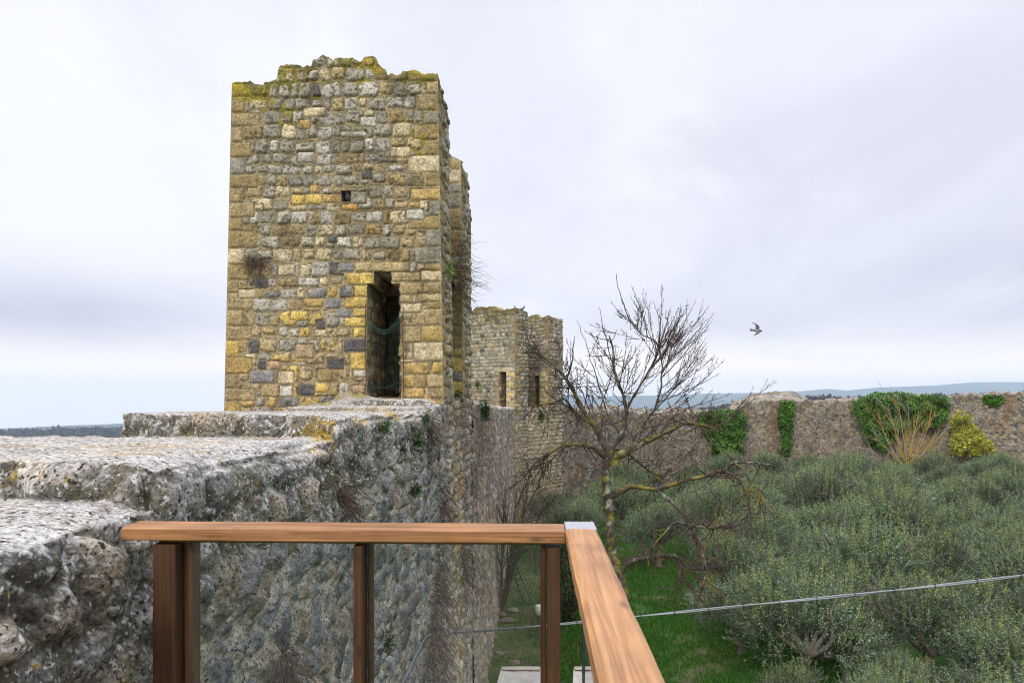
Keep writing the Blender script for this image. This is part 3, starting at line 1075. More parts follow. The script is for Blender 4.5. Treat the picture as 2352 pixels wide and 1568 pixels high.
for k in range(4):
    q = NP[:, -1] + np.array([0, 0, -.02 * k]) + R.normal(0, .008, (nu, 3))
    m.tube(q, .0035, (.03, .14, .1), 4, False)
for k in range(2):
    q = NP[:, 1] + R.normal(0, .012, (nu, 3))
    m.tube(q, .0035, (.03, .14, .1), 4, False)
o = m.build('net', M_NET, net)
o.location = [-float(k) for k in no]

#PART3
# ------------------------------------------------------------------ the second tower, farther along the wall
PHI = math.radians(35)
O2 = np.array([-1.13, 37.7, 0.0])
EB = np.array([math.sin(PHI), math.cos(PHI), 0])      # along the wall, away
EL = np.array([-math.cos(PHI), math.sin(PHI), 0])     # outwards (left)
ER = -EL
Z2 = at(1200, 936, 37.7)[2]


def loc2(b, l, z):
    return O2 + EB * np.asarray(b)[..., None] + EL * np.asarray(l)[..., None] + UP * np.asarray(z)[..., None]


def build_tower2():
    tw = empty('watch_tower', O2 + EB * 2.4 + EL * 2.2, 'distant stone watch tower with yellow lichen on its top and two dark doorways', 'tower')
    off = -Vector(tw.location)
    WW = 4.6
    pz = np.array([(0, 4.72), (.55, 4.82), (.75, 4.74), (1.25, 4.78), (1.45, 5.0), (2.0, 5.02), (2.4, 5.05), (2.9, 4.95), (3.2, 4.8), (4.6, 4.7)])
    tp = lambda q: EYE + np.interp(q, pz[:, 0], pz[:, 1]) + .05 * fbm(v3(q, 2), 2.5, 2, 3) - .08 * smooth(fbm(v3(q, 7), 2.4, 2, 16), .1, .7)
    door = (.62, 1.10, Z2, Z2 + 2.0)

    def flank(b0, b1, tpf, door, seed, lich, zlow):
        mb = MB()
        l = lines(0, WW, .045, door[:2])
        t = lines(zlow, EYE + 5.2, .045, door[2:])
        S, T = np.meshgrid(l, t, indexing='ij')
        hg = np.clip((T - Z2) / 5.4, 0, 1)
        rc = [(door[0] - .42, door[1] + .35, door[3] + .02, door[3] + .25, 7, .02)]
        for i in range(7):
            rc.append((door[0] - (.35 if i % 2 else .5), door[0], door[2] + .29 * i, door[2] + .29 * i + .27, 7 if i % 2 else 5, .02))
            rc.append((door[1], door[1] + (.5 if i % 2 else .3), door[2] + .29 * i, door[2] + .29 * i + .27, 3, .02))
        lc = np.clip((hg - .55) / .4, 0, 1) * lich + .3 * smooth(T - tpf(S) + .6, 0, .6)
        h, c = stones(S, T, np.clip(hg * .8 + .12, 0, 1), seed, quo=(0., None), rects=rc, lich=lc, rh=(.16, .27), sw=(.15, .36), bulge=.04, mort=(.27, .235, .16), wts=np.array([.34, .05, .22, .16, .04, .02, .03, .06, .04, .04, .0]))
        c = mix(c, c.mean(-1, keepdims=True) * np.array([1.06, .98, .80]), .35)
        face(mb, lambda a, z: loc2(b0 + 0 * a, a, z), -EB, l, t, h, c, top=tpf, holes=(door,), ends=(ER, None))
        s2 = lines(b0, b1, .045)
        t2 = lines(-.6, EYE + 5.2, .06)
        S, T = np.meshgrid(s2, t2, indexing='ij')
        hg = np.clip((T - Z2) / 5.4, 0, 1)
        h, c = stones(S + 9, T, np.clip(hg * .8 + .15, 0, 1), seed + 40, quo=(b0 + 9, None), lich=np.clip((hg - .7) / .4, 0, 1) * .4, rh=(.16, .27), sw=(.15, .36), bulge=.05, mort=(.25, .215, .15), wts=np.array([.34, .05, .20, .18, .04, .0, .03, .08, .04, .04, .0]))
        c = mix(c, np.array([.44, .36, .235]) * (c.mean(-1, keepdims=True) / .27) ** .7, (.6 * smooth(T, Z2 - .3, Z2 - 1.2))[..., None])
        t0 = tpf(np.zeros(1))[0]
        face(mb, lambda a, z: loc2(a, 0 * a, z), ER, s2, t2, h, c, top=lambda q: t0 - .12 * (q - b0) + .05 * fbm(v3(q, 5), 3, 2, 5) * smooth(q - b0, 0, .2), ends=(-EB, None))
        S, B = np.meshgrid(l, lines(b0, b1, .15), indexing='ij')
        P = loc2(B, S, tpf(S) - .12 * (B - b0) + .06 * fbm(v3(S, B), 3, 2, 4) * smooth(B - b0, 0, .2))
        mb.grid(P, mix(np.array([.26, .23, .17]), np.array([.30, .24, .03]), smooth(fbm(P, 1.6, 3, 9), -.4, .3)[..., None]))
        quad_face(mb, loc2(b1, 0, -.5), loc2(b1, WW, -.5), loc2(b1, WW, EYE + 4.6), loc2(b1, 0, EYE + 4.6), 20, 40, (.3, .26, .18), seed=6)
        # deep doorway
        d0, d1, za, zb = door
        bb = b1 - .08
        for a in (((b0, d1), (bb, d1)), ((bb, d0), (b0, d0)), ((bb, d1), (bb, d0))):
            (p, q), (r, s_) = a
            quad_face(mb, loc2(p, q, za), loc2(r, s_, za), loc2(r, s_, zb), loc2(p, q, zb), 20, 30, None, seed=7, stone=dict(hgt=.2, bulge=.03))
        quad_face(mb, loc2(b0, d0, zb), loc2(bb, d0, zb), loc2(bb, d1, zb), loc2(b0, d1, zb), 12, 8, (.2, .16, .1), seed=8)
        o = mb.build('flank_wall', M_TOWER, tw)
        o.location = off

    flank(0, 1.2, tp, door, 311, .75, Z2 - 1.2)
    tq = lambda q: EYE + 4.70 - .1 * smooth(q, .0, .4) + .12 * smooth(q, .6, .8) - .1 * smooth(q, 1.2, 1.5) + .05 * fbm(v3(q, 8), 2.5, 2, 6)
    flank(3.23, 4.84, tq, (.62, 1.02, Z2, Z2 + 1.85), 351, .5, Z2 - 1.2)
    mb = MB()
    s2 = lines(1.2, 3.23, .06)
    t2 = lines(-.6, Z2, .06)
    S, T = np.meshgrid(s2, t2, indexing='ij')
    h, c = stones(S + 19, T, np.full(S.shape, .35), 391, wts=np.array([.2, .03, .15, .3, .08, .02, .05, .13, .04, .0, .0]), bulge=.05, rh=(.16, .27), sw=(.15, .36))
    c = mix(c, np.array([.44, .36, .235]) * (c.mean(-1, keepdims=True) / .27) ** .7, .6)
    face(mb, lambda a, z: loc2(a, .02 + 0 * a, z), ER, s2, t2, h, c)
    quad_face(mb, loc2(1.2, 0, Z2), loc2(1.2, 4.6, Z2), loc2(3.23, 4.6, Z2), loc2(3.23, 0, Z2), 20, 20, (.3, .26, .18), seed=9)
    quad_face(mb, loc2(1.2, 3.7, Z2), loc2(3.23, 3.7, Z2), loc2(3.23, 3.7, EYE + 4.5), loc2(1.2, 3.7, EYE + 4.5), 20, 40, (.3, .26, .18), seed=10)
    o = mb.build('base_wall', M_TOWER, tw)
    o.location = off


build_tower2()


# ------------------------------------------------------------------ curtain walls
def resample(pts, step):
    pts = np.asarray(pts, float)
    # Catmull-Rom through the points
    n = len(pts)
    p = np.concatenate([[2 * pts[0] - pts[1]], pts, [2 * pts[-1] - pts[-2]]])
    out = []
    for i in range(n - 1):
        a, b, c, d = p[i], p[i + 1], p[i + 2], p[i + 3]
        t = np.linspace(0, 1, 24, endpoint=False)[:, None]
        out.append(.5 * (2 * b + (c - a) * t + (2 * a - 5 * b + 4 * c - d) * t ** 2 + (3 * b - a - 3 * c + d) * t ** 3))
    out = np.concatenate(out + [pts[-1:]])
    L = np.concatenate([[0], np.cumsum(np.linalg.norm(np.diff(out, axis=0), axis=1))])
    k = max(2, int(L[-1] / step) + 1)
    s = np.linspace(0, L[-1], k)
    return np.stack([np.interp(s, L, out[:, j]) for j in range(out.shape[1])], 1), s


def curtain(name, label, path, thick, ds, dz, seed, z0, tint=(1, 1, 1), scale=(.34, .34, .24), topfn=None, mat=None, dry=.5, rag=.10, jump=()):
    """path rows: x, y, top z; inner (right-hand) face follows the path, the wall body lies to its left"""
    P0, s = resample(path, ds)
    if topfn is not None:
        P0[:, 2] = topfn(P0[:, 0], P0[:, 1], P0[:, 2])
    T = np.gradient(P0[:, :2], axis=0)
    T /= np.linalg.norm(T, axis=1, keepdims=True)
    Lf = np.stack([-T[:, 1], T[:, 0]], 1)
    zt = P0[:, 2] + rag * fbm(v3(s, seed), .55, 3, seed) + rag * .8 * fbm(v3(s, seed), 3.2, 2, seed + 3)
    qt = np.arange(0, 1, max(ds, .08) / thick)[::-1]
    zs = np.arange(dz, (zt.max() - z0) + dz, dz)
    top = np.stack([P0[:, 0:1] + Lf[:, 0:1] * qt * thick, P0[:, 1:2] + Lf[:, 1:2] * qt * thick, np.repeat(zt[:, None], len(qt), 1)], -1)
    top[..., 2] += .12 * fbm(top, 2.2, 3, seed + 7) * np.minimum(1, qt * 4) - .05 * (1 - np.minimum(1, qt * 6))
    fz = np.maximum(zt[:, None] - zs[None], z0)
    f = np.stack([np.repeat(P0[:, 0:1], len(zs), 1), np.repeat(P0[:, 1:2], len(zs), 1), fz], -1)
    # foot of the wall leans out slightly
    f[..., :2] -= Lf[:, None] * (np.clip((2.2 - (fz - z0)) / 2.2, 0, 1) * .16)[..., None]
    ob = np.stack([P0[:, 0] + Lf[:, 0] * thick, P0[:, 1] + Lf[:, 1] * thick], 1)
    back = np.stack([np.repeat(ob[:, 0:1], 6, 1), np.repeat(ob[:, 1:2], 6, 1), mix(np.full(len(s), z0 - 4)[:, None], zt[:, None] - .05, np.linspace(0, 1, 6)[None])], -1)
    P = np.concatenate([back, top, f], 1)
    nb, nt_ = back.shape[1], top.shape[1]
    dep = np.concatenate([np.zeros((len(s), nb + nt_)), np.repeat(zs[None], len(s), 0)], 1)
    a, b = np.gradient(P, axis=0), np.gradient(P, axis=1)
    N = np.cross(b, a)
    N /= np.linalg.norm(N, axis=-1, keepdims=True) + 1e-9
    # orient: face -> to the right, top -> up
    ref = np.zeros(P.shape)
    ref[:, nb + nt_:, :2] = -Lf[:, None]
    ref[:, nb:nb + nt_, 2] = 1
    ref[:, :nb, :2] = Lf[:, None]
    N = np.where((N * ref).sum(-1, keepdims=True) < 0, -N, N)
    up = smooth(N[..., 2], .4, .9)
    Wp = P + .07 * np.stack([fbm(P, 2.1, 2, seed + 1), fbm(P, 2.1, 2, seed + 2), fbm(P, 2.1, 2, seed + 3)], -1)
    f1, f2, sid = voronoi(Wp / np.array(scale), seed, .8)
    ed = np.minimum(f2 - f1, 1)
    st = smooth(ed, .05, .2)
    n1, n2, n3 = fbm(P, .8, 4, seed + 11), fbm(P, 3.1, 3, seed + 12), fbm(P, 11, 2, seed + 13)
    h = (1 - np.exp(-ed / .25)) * (.045 + .035 * sid) * (1 - .5 * up) + .05 * n2 * .5 + .012 * n3
    k = np.clip((sid * 11).astype(int), 0, 10)
    pal = np.array([[.25, .235, .215], [.15, .145, .14], [.37, .345, .305], [.33, .27, .19], [.36, .27, .14], [.38, .31, .2], [.33, .25, .2], [.42, .37, .28], [.2, .165, .12], [.22, .22, .22], [.29, .25, .2]])
    col = pal[k]
    col = mix(np.array([.36, .315, .24]), col, st[..., None]) * np.clip(1 + .3 * n2 + .5 * n3, .35, 1.8)[..., None]
    # brown dead creeper and dirt
    dd = smooth(n1 * .9 + .35 * n2 + dry - .5, 0, .7) * (1 - up)
    col = mix(col, np.array([.15, .122, .102]) * (1 + .35 * n3)[..., None], (dd * .52)[..., None])
    rs = smooth(fbm(P * np.array([1, 1, .35]), 1.1, 3, seed + 21) - .55, 0, .3) * (1 - up)
    col = mix(col, np.array([.24, .12, .06]), (rs * .5)[..., None])
    # stained lighter foot
    col = mix(col, np.array([.45, .38, .26]) * (1 + .3 * n3)[..., None], (smooth(P[..., 2] - z0, 2.3, .8) * .45 * (1 - up))[..., None])
    tpc = mix(np.array([.42, .39, .34]), np.array([.20, .165, .115]), smooth(n2 + n3 * .5, -.2, .6)[..., None])
    col = mix(col, tpc, np.maximum(up, smooth(.35 - dep, 0, .3) * (dep > 0) * .5)[..., None])
    col = col * np.array(tint)
    P = P + N * (h * np.where(np.arange(P.shape[1]) < nb, 0, 1))[..., None]
    mb = MB()
    mb.grid(P, col)
    o = mb.build(name, mat or M_FARWALL)
    tag(o, label, 'wall')
    return P0, s, Lf


# between the two towers
curtain('stone_wall', 'stretch of stone wall hung with dead brown creeper between the two towers', [(XW, 15.28, EYE - .17), (XW, 20, EYE - .3), (XW + .02, 27, EYE - .5), (-1.36, 33, EYE - .68), (-1.14, 37.8, Z2)],
        2.2, .07, .05, 401, -.2, scale=(.3, .3, .22), mat=M_TOWER, dry=.62, rag=.04)
pe = O2 + EB * 4.8
FW = [(pe[0], pe[1], EYE - .95), (5.0, 47.6, EYE - 1.15), (9.8, 55.2, EYE - 1.45), (14, 58.9, EYE - 1.5), (18.2, 61.0, EYE - 1.5), (23, 62.4, EYE - 1.5), (28.9, 63.2, EYE - 1.5),
      (34, 62.6, EYE - 1.5), (38, 60.6, EYE - 1.5), (41.5, 57, EYE - 1.5), (44.5, 50.5, EYE - 1.5), (46.5, 41, EYE - 1.5)]


def far_top(x, y, z):
    # rise of the wall top towards the right
    zz = np.interp(x, [0, 17.9, 18.15, 18.8, 23.5, 29, 36, 41, 43, 47], [0, 0, .5, .78, 1.0, 1.02, 1.22, 1.72, 1.95, 2.4])
    zz = zz + .35 * smooth(x, 42.0, 42.25)
    return z + zz


FP, FS, FL = curtain('stone_wall', 'long ruined far wall with ivy, closing off the olive grove at the back', FW, 1.8, .09, .075, 431, -1.4, topfn=far_top, dry=.42, rag=.22, tint=(.66, .64, .625))

# ruined stump of a tower on the far wall
def stump():
    mb = MB()
    c = at(1783, 918, 62.6)
    rx_, ry_ = 3.25, 2.0
    a, r = np.meshgrid(np.linspace(0, 2 * np.pi, 120), np.linspace(0, 1, 44), indexing='ij')
    ux = np.cos(a) * r
    prof_ = np.interp(ux, [-1, -.97, -.72, -.42, -.05, .2, .5, .62, .8, 1], [.0, .12, .50, .78, .86, 1.0, 1.0, .82, .5, .1])
    z = prof_ * np.clip((1 - r ** 6), 0, 1) * 1.02 - .25
    P = np.stack([c[0] + rx_ * ux, c[1] + .9 + ry_ * np.sin(a) * r, c[2] + z], -1)
    f1, f2, sid = voronoi(P / np.array([.34, .34, .22]), 9, .85)
    P[..., 2] += .14 * fbm(P, 1.5, 3, 5) * (1 - r ** 8) + (f2 - f1) * .10
    edge_st = smooth(r, .55, .72) + smooth(ux, .15, .25)
    stc = np.array([.27, .245, .21]) * (.5 + .8 * sid)[..., None]
    gr = np.array([.17, .125, .09]) * (1 + .3 * fbm(P, 5, 3, 3))[..., None]
    mb.grid(P, mix(gr, stc, np.clip(edge_st, 0, 1)[..., None]))
    o = mb.build('ruined_tower_stump', M_FARWALL, None, (c[0], c[1] + .9, c[2] - .4))
    tag(o, 'low rounded stump of a ruined tower, grassy, on top of the far wall', 'ruin')


stump()


# ------------------------------------------------------------------ ground, hills, haze
def build_ground():
    rr = np.concatenate([np.arange(0, 70, .9), np.geomspace(70, 11500, 70)])
    aa = np.linspace(0, 2 * np.pi, 220)
    A, Rr = np.meshgrid(aa, rr, indexing='ij')
    cx, cy = 16.0, 24.0
    X, Y = cx + Rr * np.cos(A), cy + Rr * np.sin(A)
    z = np.interp(Rr, [0, 66, 95, 160, 400, 1000, 2500, 5000, 11500], [0, -.2, -9, -20, -38, -60, -132, -310, -760])
    P = np.stack([X, Y, z], -1)
    P[..., 2] += .07 * fbm(P, .35, 3, 3) * (Rr < 70) + 5 * fbm(P, .006, 3, 4) * smooth(Rr, 100, 300)
    # inside floor is level; anything west of the wall falls away
    P[..., 2] -= 5 * smooth(-X, 3.4, 6.5) * (Rr < 66)
    n1 = fbm(P, .5, 4, 5)
    n2 = fbm(P, 2.2, 3, 6)
    gr = np.array([.028, .085, .010]) * (1 + .35 * n2)[..., None]
    so_ = np.array([.115, .085, .055]) * (1 + .3 * n2)[..., None]
    bare = smooth(n1 * .8 + n2 * .5, .15, .75)
    bare = np.maximum(bare, smooth(2.6 + .8 * n1 - X, 0, 1.6) * smooth(n2 + .2, -.2, .7) * .8)
    # under the olives the grass is patchy
    col = mix(gr, so_, (bare * .8)[..., None])
    fr = mix(np.array([.05, .065, .03]), np.array([.14, .15, .07]), smooth(fbm(P, .009, 2, 8), -.2, .3)[..., None])
    col = mix(col, fr, smooth(Rr, 60, 90)[..., None])
    mb = MB()
    mb.grid(P, col)
    o = mb.build('ground', M_GROUND)
    tag(o, kind='structure')


build_ground()


def hills(name, pts, d, depth, base, col, seed, rough):
    """ridge from (u, v) skyline samples at distance d, with a real back and front slope"""
    u = np.linspace(pts[0][0], pts[-1][0], 260)
    v = np.interp(u, [p[0] for p in pts], [p[1] for p in pts])
    k = np.linspace(-1, 1, 25)
    U, Kk = np.meshgrid(u, k, indexing='ij')
    xc = (U - U0) / F
    dd = d + Kk * depth
    zr_ = EYE - (v - V0)[:, None] / F * d
    X, Y = dd * (xc * CT - ST), dd * (xc * ST + CT)
    Z = base + (zr_ - base) * (1 - np.abs(Kk) ** 1.7)
    P = np.stack([X, Y, Z], -1)
    P[..., 2] += rough * fbm(P, 1.2 / depth, 4, seed) * (.25 + np.abs(Kk))
    c = np.asarray(col) * (1 + .5 * fbm(P, 6.0 / depth, 4, seed + 1))[..., None]
    mb = MB()
    mb.grid(P, c)
    o = mb.build(name, M_FAR)
    tag(o, kind='structure')


RIDGE_R = [(1100, 902), (1290, 906), (1380, 910), (1500, 908), (1640, 903), (1720, 902), (1810, 901), (1850, 897), (1905, 893), (1945, 897), (2010, 890), (2060, 888), (2150, 885), (2230, 878), (2290, 877), (2352, 877), (2500, 872), (2800, 880)]
hills('hills', RIDGE_R, 8600, 1600, -420, (.045, .06, .04), 21, 22)
hills('hills', [(1000, 930), (1300, 945), (1400, 938), (1560, 938), (1680, 928), (1760, 920), (1900, 914), (2060, 912), (2200, 910), (2400, 908), (2700, 912)], 2600, 500, -190, (.05, .06, .035), 25, 8)
hills('hills', [(-900, 985), (-300, 990), (0, 984), (120, 979), (230, 975), (300, 971), (420, 966), (600, 960), (900, 950), (1300, 930)], 5200, 700, -420, (.045, .06, .04), 23, 14)


def forest(name, label, spec, seed):
    g = np.random.default_rng(seed)
    mb = MB()
    for (u0, u1, vt0, vt1, d0, d1, n, hmin, hmax, cols) in spec:
        for i in range(n):
            f = g.random()
            u = u0 + (u1 - u0) * f
            d = g.uniform(d0, d1)
            hh = g.uniform(hmin, hmax)
            ztop = at(u, mix(vt0, vt1, f) + g.uniform(-1, 6), d)[2]
            b = at(u, V0, d)
            zc = ztop - hh * .45
            m = 46
            th, ph = g.uniform(0, 2 * np.pi, m), np.arccos(g.uniform(-1, 1, m))
            rr = g.uniform(.55, 1.05, m)
            wd = hh * g.uniform(.28, .5)
            C0 = np.stack([b[0] + wd * rr * np.sin(ph) * np.cos(th), b[1] + wd * rr * np.sin(ph) * np.sin(th), zc + hh * .48 * rr * np.cos(ph)], -1)
            sz = hh * .2
            o1, o2, o3 = g.normal(0, sz, (3, m, 3))
            V = np.stack([C0 + o1, C0 + o2, C0 + o3], 1).reshape(-1, 3)
            cc = np.array(cols[g.integers(len(cols))]) * g.uniform(.7, 1.3)
            mb.raw(V, np.repeat(cc * g.uniform(.7, 1.3, (m, 1)), 3, 0), None, np.arange(3 * m).reshape(-1, 3))
            mb.tube([(b[0], b[1], ztop - hh * 1.7), (b[0], b[1], zc)], hh * .03, (.06, .05, .04), 4)
    o = mb.build(name, M_FAR)
    tag(o, label, None, None, 'stuff')


DK = [(.035, .045, .028), (.05, .045, .032), (.06, .05, .038), (.03, .045, .03)]
forest('distant_woods', 'dark band of woods far below the left end of the wall', [(-40, 560, 988, 977, 1900, 2400, 360, 15, 26, DK), (-40, 560, 997, 993, 1500, 1700, 120, 8, 13, [(.09, .09, .045), (.05, .06, .03)])], 31)
forest('distant_woods', 'bluish line of distant trees beyond the far wall', [(1600, 1720, 940, 922, 1000, 1200, 60, 9, 14, DK), (1290, 1620, 946, 940, 1000, 1200, 60, 9, 14, DK), (1850, 1985, 911, 913, 900, 1000, 60, 7, 12, DK), (2150, 2352, 906, 905, 900, 1000, 60, 7, 12, DK)], 33)

hz_ = bpy.data.meshes.new('haze')
lo, hi = (-9000, -400, -800), (12500, 11800, 235)
vs = [(x, y, z) for x in (lo[0], hi[0]) for y in (lo[1], hi[1]) for z in (lo[2], hi[2])]
hz_.from_pydata(vs, [], [(0, 1, 3, 2), (4, 6, 7, 5), (0, 4, 5, 1), (2, 3, 7, 6), (0, 2, 6, 4), (1, 5, 7, 3)])
ho = bpy.data.objects.new('haze', hz_)
COLL.objects.link(ho)
tag(ho, kind='stuff')
hm = bpy.data.materials.new('haze_air')
hm.use_nodes = True
hm.node_tree.nodes.clear()
out = hm.node_tree.nodes.new('ShaderNodeOutputMaterial')
pv = hm.node_tree.nodes.new('ShaderNodeVolumePrincipled')
pv.inputs['Color'].default_value = (.66, .80, 1, 1)
pv.inputs['Density'].default_value = 1.0e-4
pv.inputs['Anisotropy'].default_value = .1
hm.node_tree.links.new(pv.outputs['Volume'], out.inputs['Volume'])
hz_.materials.append(hm)

#PART4
# ------------------------------------------------------------------ terrace railing in the foreground
HR = .45
YR0, YR1 = 2.27, 2.40           # front rail, near and far edge
XR0, XR1 = .100, .205           # side rail
rail = empty('terrace_railing', (-.65, 2.33, EYE - 1.5), 'brown timber and glass railing across the bottom of the view with a metal corner plate', 'railing')
ro = np.array(rail.location)


def add_part(mb, name, mat, parent, label=None):
    o = mb.build(name, mat, parent, None, name in ('top_rail', 'post', 'batten', 'corner_plate', 'glazing_strip', 'glass_pane'))
    o.location = [-float(k) for k in parent.location]
    if label:
        o['label'] = label
    return o


def beam(lo, hi, ch, axis, rough=.0012):
    """long timber: chamfered section swept along an axis with slightly uneven faces"""
    lo, hi = np.array(lo), np.array(hi)
    a, b = [i for i in range(3) if i != axis]
    w_, h_ = hi[a] - lo[a], hi[b] - lo[b]
    c2 = ch * .55
    sec = [(.003, 0), (w_ - .003, 0), (w_, .003), (w_, h_ - c2), (w_ - ch, h_), (ch, h_), (0, h_ - c2), (0, .003)]
    pts = []
    for i in range(len(sec)):
        p, q = np.array(sec[i]), np.array(sec[(i + 1) % len(sec)])
        k = max(1, int(np.linalg.norm(q - p) / .012))
        pts += [p + (q - p) * j / k for j in range(k)]
    pts = np.array(pts)
    n = max(8, int((hi[axis] - lo[axis]) / .02))
    L = np.linspace(lo[axis], hi[axis], n)
    P = np.zeros((n, len(pts) + 1, 3))
    pp = np.concatenate([pts, pts[:1]])
    P[..., a] = lo[a] + pp[:, 0]
    P[..., b] = lo[b] + pp[:, 1]
    P[..., axis] = L[:, None]
    nn = fbm(P * np.where(np.arange(3) == axis, .25, 1), 30, 2, 7) * rough
    cen = (lo + hi) / 2
    D = P - cen
    D[..., axis] = 0
    P = P + D / (np.linalg.norm(D, axis=-1, keepdims=True) + 1e-9) * nn[..., None]
    mb = MB()
    mb.grid(P, (.4, .2, .1))
    for e in (0, n - 1):
        c = P[e].mean(0)
        V = np.concatenate([P[e], c[None]])
        mb.raw(V, (.3, .15, .08), None, [[i, i + 1, len(V) - 1] for i in range(len(P[e]) - 1)])
    return mb


zt = EYE - HR
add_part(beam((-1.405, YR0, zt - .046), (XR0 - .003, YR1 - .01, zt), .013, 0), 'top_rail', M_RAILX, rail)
mb = beam((XR0, -.9, zt - .046), (XR1, YR0 + .012, zt + .001), .013, 1)
add_part(mb, 'top_rail', M_RAILY, rail)
mb = MB()
mb.box((XR0 + .001, YR0 + .016, zt - .044), (XR1, YR1 + .012, zt + .002), (.5, .5, .5), .003)
add_part(mb, 'corner_plate', M_PLATE, rail)
# glazing strips under the rail, moss along them
mb = MB()
mb.box((-1.30, YR0 + .040, zt - .060), (.045, YR0 + .072, zt - .0475), (.14, .11, .03), .003)
add_part(mb, 'glazing_strip', M_PLAIN, rail)
# posts: a dark post with a weathered batten behind the glass
zp = EYE - 1.55
for (u0, u1, u2, big) in ((350, 402, 445, 1), (811, 832, 852, 0), (1257, 1287, None, 0)):
    yp = YR0 + .012
    x0 = at_y(u0, 1400, yp)[0]
    x1 = at_y(u1, 1400, yp)[0]
    add_part(beam((x0, yp, zp), (x1, yp + .07, zt - .062), .004, 2, .001), 'post', M_POST, rail)
    if u2:
        x2 = at_y(u2, 1400, yp + .06)[0]
        add_part(beam((x1 + .004, yp + .052, zp), (x2, yp + .11, zt - .062), .004, 2, .001), 'batten', M_POST2 if big else M_POST, rail)
    else:
        add_part(beam((x0 - .022, yp + .03, zp), (x0 - .003, yp + .06, zt - .062), .003, 2, .001), 'batten', M_POST, rail)
gx = [-1.22, -.565, .035]
for a, b in ((-1.185, -.590), (-.572, .045)):
    mb = MB()
    mb.box((a, YR0 + .052, EYE - 1.45), (b, YR0 + .060, zt - .061), (.8, .9, .85), .0015)
    add_part(mb, 'glass_pane', M_GLASS, rail)
# side panel seen edge-on under the side rail
mb = MB()
mb.box((XR0 + .038, .2, EYE - 1.45), (XR0 + .046, 2.02, zt - .05), (.8, .9, .85), .0015)
add_part(mb, 'glass_pane', M_GLASS, rail)
mb = MB()
mb.box((XR0 + .0375, 2.021, EYE - 1.45), (XR0 + .0465, 2.026, zt - .20), (.004, .02, .015), .001)
add_part(mb, 'glass_edge', M_PLAIN, rail)
add_part(beam((XR0 + .015, .28, zp), (XR0 + .085, .35, zt - .05), .004, 2, .001), 'post', M_POST, rail)

# deck under the photographer
deck = empty('terrace_deck', (-.6, .8, EYE - 1.6), 'weathered plank deck of the terrace under the railing', 'deck')
mb = MB()
for i in range(12):
    y = -1.0 + i * .29
    mb.box((-1.42, y, EYE - 1.60), (.26, y + .283, EYE - 1.555), (.2, .12, .07), .004)
o = mb.build('planks', M_DECK, deck)
o.location = [-float(k) for k in deck.location]
mb = MB()
for x in (-1.2, -.55, .15):
    mb.box((x, -1.0, EYE - 1.78), (x + .1, 2.46, EYE - 1.602), (.2, .12, .07), .004)
for x in (-1.15, .15):
    for y in (-.7, 2.3):
        mb.box((x + .004, y, -.1), (x + .096, y + .1, EYE - 1.782), (.2, .12, .07), .004)
o = mb.build('beams', M_POST, deck)
o.location = [-float(k) for k in deck.location]

# ------------------------------------------------------------------ the pale cable strung from the wall
cab = empty('overhead_cable', at_x(997, 1454, XW + .03), 'pale grey cable with dark ties slung from the wall across the lawn to the right', 'cable')
co_ = np.array(cab.location)
c0 = at_x(997, 1454, XW + .05)
c9 = at(2480, 1301, 7.2)
key = [c0] + [at(u, v, mix(c0[1], 7.4, (u - 997) / 1400.)) for u, v in ((1023, 1460), (1042, 1452), (1085, 1450), (1256, 1435), (1315, 1430), (1462, 1415), (1700, 1391), (2000, 1361), (2352, 1321))] + [c9]
cp, cs_ = resample(key, .04)
for k in range(2):
    mb = MB()
    ph = cs_ * 2.1 + k * np.pi
    pp = cp + np.stack([0 * cs_, .006 * np.cos(ph), .009 * np.sin(ph)], 1)
    mb.tube(pp, .009, (.5, .5, .5), 7)
    add_part(mb, 'wire', M_CABLE, cab)
tie = None
for i, s in enumerate(np.arange(.35, cs_[-1], .42)):
    p = np.array([np.interp(s, cs_, cp[:, j]) for j in range(3)])
    if tie is None:
        mb = MB()
        a = np.linspace(0, 2 * np.pi, 13)
        mb.tube(np.stack([0 * a, .024 * np.cos(a), .024 * np.sin(a)], 1), .004, (.02, .02, .02), 5, False)
        mb.tube([(0, 0, -.02), (.006, 0, -.05)], .003, (.02, .02, .02), 4)
        tie = mb.build('cable_tie', M_PLAIN, cab)
        o = tie
    else:
        o = tie.copy()
        COLL.objects.link(o)
        o.parent = cab
    o.location = [float(x) for x in p - co_]
# the lead running down the wall, and a thin cord
mb = MB()
dp = resample([at_x(u, v, XW + .045) for u, v in ((997, 1454), (985, 1458), (974, 1468), (952, 1510), (938, 1540), (924, 1568), (905, 1610))], .05)[0]
mb.tube(dp, .011, (.5, .5, .5), 6)
add_part(mb, 'downlead', M_CABLE, cab)
mb = MB()
q = at(1084, 1450, 9.2)
mb.tube(np.array([q + np.array([0, 0, -k * .25]) for k in range(12)]), .0035, (.8, .8, .8), 4)
add_part(mb, 'hanging_cord', M_STONE, cab)


